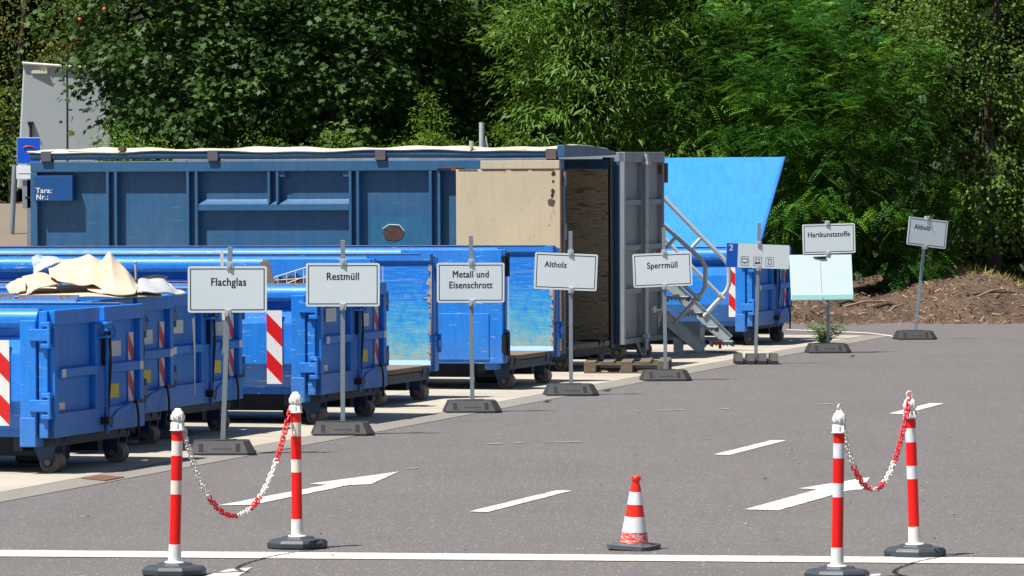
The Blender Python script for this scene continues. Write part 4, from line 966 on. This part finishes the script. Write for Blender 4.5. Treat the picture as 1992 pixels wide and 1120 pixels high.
g = random.Random(21)
for k, (x, y, r_) in enumerate(((545, 549, .10), (562, 545, .09), (578, 541, .08), (590, 548, .11))):
    mb = MB(); c = W(x, y + 4, 56.2); n = 7; lay = [(.2, -.10), (1, -.04), (.9, .02), (.3, .06)]
    vs = [c + Vector((r_ * s * math.cos(6.283 * i / n) * (.6 + .8 * g.random()), r_ * s * math.sin(6.283 * i / n), z * (.6 + .8 * g.random()))) for s, z in lay for i in range(n)]
    fs = [(l*n+i, l*n+(i+1) % n, (l+1)*n+(i+1) % n, (l+1)*n+i) for l in range(3) for i in range(n)] + [tuple(range(3*n, 4*n)), tuple(range(n))[::-1]]
    mb.add(vs, fs); tag(mb.build('metal_scrap', M['hook']), 'crumpled dark metal scrap behind the wire rack', 'scrap', 'dark scrap lumps in the container')
mb = MB(); c = W(560, 562, 56); mb.box(-.4, .5, -.3, .5, -.35, .02, M=T(*c)); 
tag(mb.build('metal_sheet', M['hook'], bevel=.02), 'dark dented metal casing under the wire rack', 'metal sheet')

# ---------------------------------------------------------------- far left: trailer, signs; pole behind
Yt = 101.0; zt = gz(-9, Yt)
root = empty('truck_trailer', (XA(120, Yt), Yt, zt)); tag(root, 'tall grey box trailer parked behind the trees at the far left', 'trailer')
zb, zt2 = W(100, 400, Yt).z - zt + .3, W(100, 124, Yt).z - zt
xL, xR = XA(46, Yt) - XA(120, Yt), XA(215, Yt) - XA(120, Yt)
mb = MB(); vs = [(xL - .12, -.12 * .2 / (xR - xL), zb), (xR, .2, zb), (xR, 2.6, zb), (xL, 2.6, zb), (xL, 0, zt2), (xR, .2, zt2 - .12), (xR, 2.6, zt2 - .12), (xL, 2.6, zt2)]
mb.add(vs, [(0,3,2,1),(4,5,6,7),(0,1,5,4),(1,2,6,5),(2,3,7,6),(3,0,4,7)]); body = mb.build('box_body', M['trailer'], root, bevel=.03)
mb = MB(); mb.tube([(xL - .02, -.02, zt2 + .01), (xR, .18, zt2 - .10)], .03, 6); mb.build('roof_rail', M['refl'], body)
xm = XA(130, Yt) - XA(120, Yt); mb = MB(); yf = .2 * (xm - xL) / (xR - xL); mb.box(xm - .012, xm + .012, yf - .006, yf + .02, zb, zt2 - .07); mb.build('door_seam', M['hook'], body)
mb = MB(); x = XA(60, Yt) - XA(120, Yt); mb.box(x - .05, x + .05, -.06, .02, zb + 1.15, zb + 1.2); mb.box(x - .02, x + .02, -.04, .02, zb + .9, zb + 1.15); mb.build('door_latch', M['hook'], body)
mb = MB(); x = XA(77, Yt) - XA(120, Yt); mb.box(x - .14, x + .14, .2 * (x + .0 - xL) / (xR - xL) - .035, .06, zt2 - .17, zt2 - .11); mb.build('roof_sticker', M['refl'], body)
for x in (xL + .3, xR - .3):
    mb = MB(); mb.lathe([(.15, -.13), (.46, -.12), (.48, -.08), (.48, .08), (.46, .12), (.15, .13)], 24, M=T(x, 1.0, .48) @ RX(R(90))); mb.build('wheel', M['black'], root)
mb = MB(); mb.box(xL, xR, .7, .9, .55, zb + .05); mb.box(xL, xR, 1.9, 2.1, .55, zb + .05); mb.build('chassis', M['under'], root)
Ys = 84.0; zs = gz(XA(57, Ys), Ys)
root = empty('information_sign', (XA(57, Ys), Ys, zs)); tag(root, 'blue information sign over a white plate and grey box at the far left', 'sign')
def zl(y, Y, z0): return W(50, y, Y).z - z0
mb = MB(); mb.box(-.03, .03, -.03, .03, 0, zl(275, Ys, zs)); mb.build('post', M['post'], root)
mb = MB(); mb.box(-.175, .17, -.06, -.04, zl(318, Ys, zs), zl(268, Ys, zs)); pl = mb.build('blue_plate', M['cblue'], root, bevel=.004)
mb = MB(); mb.box(-.178, .173, -.058, -.042, zl(319, Ys, zs) , zl(267, Ys, zs)); mb.build('plate_rim', M['plate'], pl)
mb = MB(); n = 14; mb.tube([(.0 + .085 * math.cos(R(20 + 140 * k / n)), -.063, zl(290, Ys, zs) + .045 * math.sin(R(20 + 140 * k / n))) for k in range(n + 1)], .010, 6); mb.build('red_symbol', M['sred'], pl)
mb = MB(); mb.box(-.185, .05, -.06, -.045, zl(348, Ys, zs), zl(322, Ys, zs)); l2 = mb.build('white_plate', M['plate'], root, bevel=.004); mb = MB(); mb.box(-.16, .03, -.062, -.0605, zl(338, Ys, zs), zl(337, Ys, zs)); mb.build('plate_line', M['ink'], l2)
mb = MB(); mb.box(-.10, .08, -.03, .12, zl(405, Ys, zs), zl(350, Ys, zs)); bx = mb.build('grey_box', M['grey'], root, bevel=.006); mb = MB(); mb.box(-.06, .06, -.034, -.03, zl(386, Ys, zs), zl(382, Ys, zs)); mb.build('box_slot', M['black'], bx)
Yl = 93.0; zq = gz(XA(25, Yl), Yl); mb = MB(); a = Vector((XA(22, Yl), Yl, zq - .1)); b = W(29, 320, Yl); mb.tube([a, b], .045, 8)
tag(mb.build('grey_post', M['post']), 'short leaning grey post at the foot of the dark woods, far left', 'post')
a = W(937, 282, 84); a.z = 0; b = W(937, 238, 84); mb = MB(); mb.tube([a, b], .038, 10); mb.tube([b - Vector((-.06, 0, .22)), b - Vector((-.02, 0, .55))], .012, 6); mb.tube([b - Vector((-.06, 0, .2)), b - Vector((-.12, 0, .55))], .012, 6)
tag(mb.build('steel_pole', M['zinc']), 'galvanised pole tip rising behind the dark container', 'pole')

# ---------------------------------------------------------------- mulch bank, dry grass, chips
def bank(x, y):
    """height of the mulch bank: starts at the asphalt edge near 88 m, crest near 93 m"""
    e = 87.6 + .35 * math.sin(x * .8) + .2 * math.sin(x * 2.3); t = max(0, min(1, (y - e) / 5.0)); rise = t * t * (3 - 2 * t)
    h = .42 + .22 * math.sin(x * .55 + .6) + .10 * math.sin(x * 1.7) ; h += .42 * math.exp(-((x - 7.3) / 1.1) ** 2)
    lump = .06 * math.sin(x * 4.1 + y * 2.2) * math.sin(y * 3.3 - x) + .04 * math.sin(x * 9 + y * 5) * math.sin(y * 8)
    return -.05 + rise * max(.12, h) + lump * min(1, t * 4) + .03 * math.sin(x * 13 + y * 11) * math.sin(x * 7.3 - y * 9) * min(1, t * 6) + .025 * math.sin(x * 21 - y * 17) * min(1, t * 6)
mb = MB(); x = 2.2; nxx = 300; nyy = 110
for j in range(nyy + 1):
    for i in range(nxx + 1):
        X = 2.0 + i * 18 / nxx; Y = 87 + j * 17 / nyy; mb.v.append((X, Y, bank(X, Y)))
for j in range(nyy):
    for i in range(nxx): a = j * (nxx + 1) + i; mb.f.append((a, a + 1, a + nxx + 2, a + nxx + 1)); mb.m.append(0); mb.sm.append(True)
tag(mb.build('mulch_bank', M['soil']), 'brown bank of mulch and soil behind the yard', kind='structure')
N = 30000; g = NR; X = 2.6 + g.random(N) * 15; Y = 87.7 + (g.random(N) ** 1.3) * 8.0
Z = np.array([bank(a, b) for a, b in zip(X, Y)]) + .012; keep = Z > -.03; X, Y, Z = X[keep], Y[keep], Z[keep]; N = len(X)
az = g.random(N) * 6.28; o = leafmesh('wood_chips', np.stack([X, Y, Z], 1), np.stack([np.cos(az), np.sin(az), g.normal(0, .35, N)], 1), np.stack([g.normal(0, .5, N), g.normal(-.4, .4, N), np.ones(N)], 1), .03 + .09 * g.random(N) ** 2.5, TM['chip'], M['chip'], g.random(N) ** 1.5)
tag(o, 'scattered wood chips and sticks on the mulch bank', 'wood chips', kind='stuff')
for k, (x0, y0, x1, y1, r_) in enumerate(((1722, 562, 1760, 588, .02), (1632, 566, 1668, 571, .03), (1640, 612, 1720, 605, .022), (1700, 592, 1752, 594, .03), (1900, 612, 1960, 606, .02), (1880, 580, 1985, 552, .02))):
    a = W(x0, y0, 90.2); b = W(x1, y1, 91.0); a.z = bank(a.x, a.y) + .03; b.z = bank(b.x, b.y) + .04
    mb = MB(); m = (a + b) / 2 + Vector((0, 0, .04)); mb.tube([a, m, b], [r_, r_ * .8, r_ * .5], 6)
    tag(mb.build('dead_branch', M['bark'] if k % 2 else M['lath']), ['short stick on the bank right of the blank board, slanting down', 'dead branch close beside the blank board', 'long pale stick at the foot of the bank', 'fat dead branch in the middle of the bank', 'thin stick at the foot of the bank at the far right', 'long root sloping up the bank at the far right'][k], 'branch')
N = 5000; X = 7.6 + g.random(N) * 5.0; Y = 94.2 + g.random(N) * 5; Z = np.array([bank(a, b) for a, b in zip(X, Y)])
o = leafmesh('dry_grass', np.stack([X, Y, Z], 1), np.stack([g.normal(0, .8, N), g.normal(0, .8, N), .6 * np.ones(N)], 1), np.stack([g.normal(0, .6, N), -np.ones(N), np.ones(N)], 1), .10 + .16 * g.random(N), TM['blade'], M['dry'], g.random(N))
tag(o, 'dry yellow grass under the trees at the right', 'dry grass', kind='stuff')
N = 700; P0 = [];
for k in range(N):
    q = G(120 + g.random() * 1800, 690 + 420 * g.random() ** .8); P0.append((q.x, q.y, .008))
az = g.random(N) * 6.28; o = leafmesh('yard_litter', np.array(P0), np.stack([np.cos(az), np.sin(az), .2 * g.random(N)], 1), np.stack([g.normal(0, .3, N), g.normal(0, .3, N), np.ones(N)], 1), .006 + .022 * g.random(N) ** 3, TM['quad'], M['chip'], g.random(N))
tag(o, 'small crumbs and leaf bits scattered on asphalt and concrete', 'litter', kind='stuff')
for k, (px, py) in enumerate(((1655, 695), (1063, 783), (1178, 762))):
    mb = MB(); q = G(px, py); gg = random.Random(k); 
    for j in range(5): a = Vector((gg.uniform(-.03, .03), gg.uniform(-.03, .03), .006)); mb.add([a, a + Vector((.04, .01, .02)), a + Vector((.03, .035, .03)), a + Vector((-.01, .03, .008))], [(0, 1, 2, 3)])
    o = mb.build('dead_leaf', M['bark'], loc=q); md = o.modifiers.new('s', 'SOLIDIFY'); md.thickness = .003; tag(o, ['curled dead leaf on asphalt right of the Hartkunststoffe foot', 'dark leaf scrap left of the front Altholz foot', 'dark leaf scrap right of the front Altholz foot'][k], 'leaf')

# weed by the Hartkunststoffe foot
q = G(1604, 672); root = empty('weed_plant', (q.x, q.y, 0)); tag(root, 'green weed growing from the kerb joint behind the Hartkunststoffe post', 'plant')
g = np.random.default_rng(5); P_, T_, N_ = [], [], []; mb = MB()
for s in range(26):
    az = g.random() * 6.28; hgt = .18 + .20 * g.random(); lean = np.array([math.cos(az) * .24, math.sin(az) * .14, 0]); lean[0] += .03
    pts = [np.array([0, 0, 0]) + lean * u * u + np.array([lean[0] * .2, 0, hgt * u]) for u in np.linspace(0, 1, 6)]; mb.tube([Vector(a) for a in pts], [.005, .0045, .004, .003, .0025, .0015], 5)
    for j in range(16):
        u = .15 + .85 * g.random(); k = u * 5; i = min(4, int(k)); p = pts[i] + (pts[i+1] - pts[i]) * (k - i); a = g.random() * 6.28
        P_.append(p); T_.append([math.cos(a), math.sin(a), .35]); N_.append([g.normal(0, .3), g.normal(0, .3), 1])
mb.build('stem', M['bush'], root); leafmesh('foliage', np.array(P_), np.array(T_), np.array(N_), .06 + .05 * g.random(len(P_)), TM['willow'], M['bush'], g.random(len(P_)) * .6, root)

# ---------------------------------------------------------------- trees
GT = 'trees forming the edge of the woods'
def tr(label, species, mat, px, Y, zc, rad, ncl, per, cr, size, seed, **kw):
    return tree(kw.pop('name', 'tree'), label, kw.pop('group', GT), species, M[mat], (XA(px, Y), Y, zc), rad, ncl, per, cr, size, seed, **kw)
tr('broad dark maple behind the left half of the dark container', 'maple', 'maple', 400, 99, 4.6, (2.3, 2.4, 3.9), 470, 54, .40, .108, 31, name='maple_tree')
tr('dark maple behind the rusty patch, left of the deepest shade', 'maple', 'maple', 640, 98, 4.2, (2.0, 2.2, 3.6), 380, 54, .38, .108, 32, name='maple_tree')
tr('high dark maple left of the bright narrow-leaved willow', 'maple', 'maple', 880, 100.5, 5.2, (2.0, 2.2, 3.6), 380, 54, .40, .108, 33, name='maple_tree')
tr('brownish green fruit tree with a few orange fruits over the trailer', 'oval', 'olive', 30, 106.0, 5.6, (2.6, 1.9, 2.5), 300, 60, .40, .06, 34, name='fruit_tree')
tr('bright narrow-leaved willow above the beige door', 'willow', 'willow', 1180, 97, 4.0, (2.0, 2.0, 4.0), 420, 78, .36, .15, 35, name='willow_tree')
tr('narrow-leaved willow above the light blue lid', 'willow', 'willow', 1420, 98, 4.8, (1.9, 1.9, 3.6), 340, 78, .36, .15, 36, name='willow_tree')
tr('large feathery robinia beside the light blue lid', 'robinia', 'robinia', 1640, 95.5, 2.9, (1.75, 1.6, 2.5), 330, 19, .40, .27, 37, name='robinia_tree', amp=.42)
tr('feathery robinia bough reaching over the top of the lid', 'robinia', 'robinia', 1480, 96.3, 3.7, (1.5, 1.2, 1.9), 190, 17, .40, .26, 38, name='robinia_tree')
tr('dense fruit tree at the far right with small round green fruits', 'oval', 'plum', 1920, 97, 4.2, (1.9, 2.0, 3.9), 430, 62, .38, .082, 39, name='fruit_tree', zmin=.75)
tr('fruit tree high behind the robinia at the upper right', 'oval', 'plum', 1730, 99, 5.6, (1.8, 1.8, 3.0), 260, 62, .38, .082, 40, name='fruit_tree')
tr('low bright green bush in front of the trailer', 'oval', 'bush', 262, 95, 1.9, (.72, .7, 1.3), 90, 70, .26, .055, 41, name='bush', cat='bush', group='bushes behind the containers')
tr('low yellow green bush under the dark maples', 'willow', 'bush', 700, 95, 1.75, (.75, .6, 1.25), 80, 70, .24, .075, 42, name='bush', cat='bush', group='bushes behind the containers')
tr('feathery upright bush left of the galvanised pole tip', 'willow', 'bush', 850, 94.5, 2.0, (.6, .6, 1.35), 80, 70, .24, .075, 43, name='bush', cat='bush', group='bushes behind the containers')
tr('small bush behind the galvanised pole tip', 'willow', 'bush', 950, 95, 1.75, (.75, .6, 1.2), 70, 70, .24, .07, 44, name='bush', cat='bush', group='bushes behind the containers')
tr('leafy bush between the left maple and the cream tarpaulin', 'oval', 'plum', 480, 95.5, 1.6, (1.5, .7, 1.25), 130, 60, .28, .06, 45, name='bush', cat='bush', group='bushes behind the containers')
tr('yellowish green bush under the far right trees at the top of the bank', 'oval', 'bush', 1790, 96.5, 1.25, (.9, .7, .8), 90, 60, .26, .06, 47, name='bush', cat='bush', group='bushes behind the containers')
tr('dark shrub at the very left edge beyond the lane', 'oval', 'plum', -30, 104, 2.9, (1.3, 1.2, 1.5), 120, 60, .35, .075, 46, name='bush', cat='bush', group='bushes behind the containers')
g = random.Random(2)
for k, (px, py) in enumerate(((155, 37), (203, 17))):
    mb = MB(); c = W(px, py, 95.4); mb.lathe([(.006, -.03), (.028, -.018), (.033, 0), (.028, .018), (.006, .026)], 12, M=T(*c)); tag(mb.build('fruit', M['apple']), ['lower of the two orange fruits in the upper left tree', 'upper of the two orange fruits in the upper left tree'][k], 'fruit')
# deep woods behind: one uncountable mass
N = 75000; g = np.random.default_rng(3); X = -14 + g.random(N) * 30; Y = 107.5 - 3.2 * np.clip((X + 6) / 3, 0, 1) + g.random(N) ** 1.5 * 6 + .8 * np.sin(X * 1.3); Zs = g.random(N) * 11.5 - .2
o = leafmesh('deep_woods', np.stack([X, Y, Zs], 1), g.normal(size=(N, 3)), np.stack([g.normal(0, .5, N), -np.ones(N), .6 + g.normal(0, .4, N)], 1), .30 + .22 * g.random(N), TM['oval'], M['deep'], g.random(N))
tag(o, 'dark woods seen between and behind the front trees', 'woods', kind='stuff')
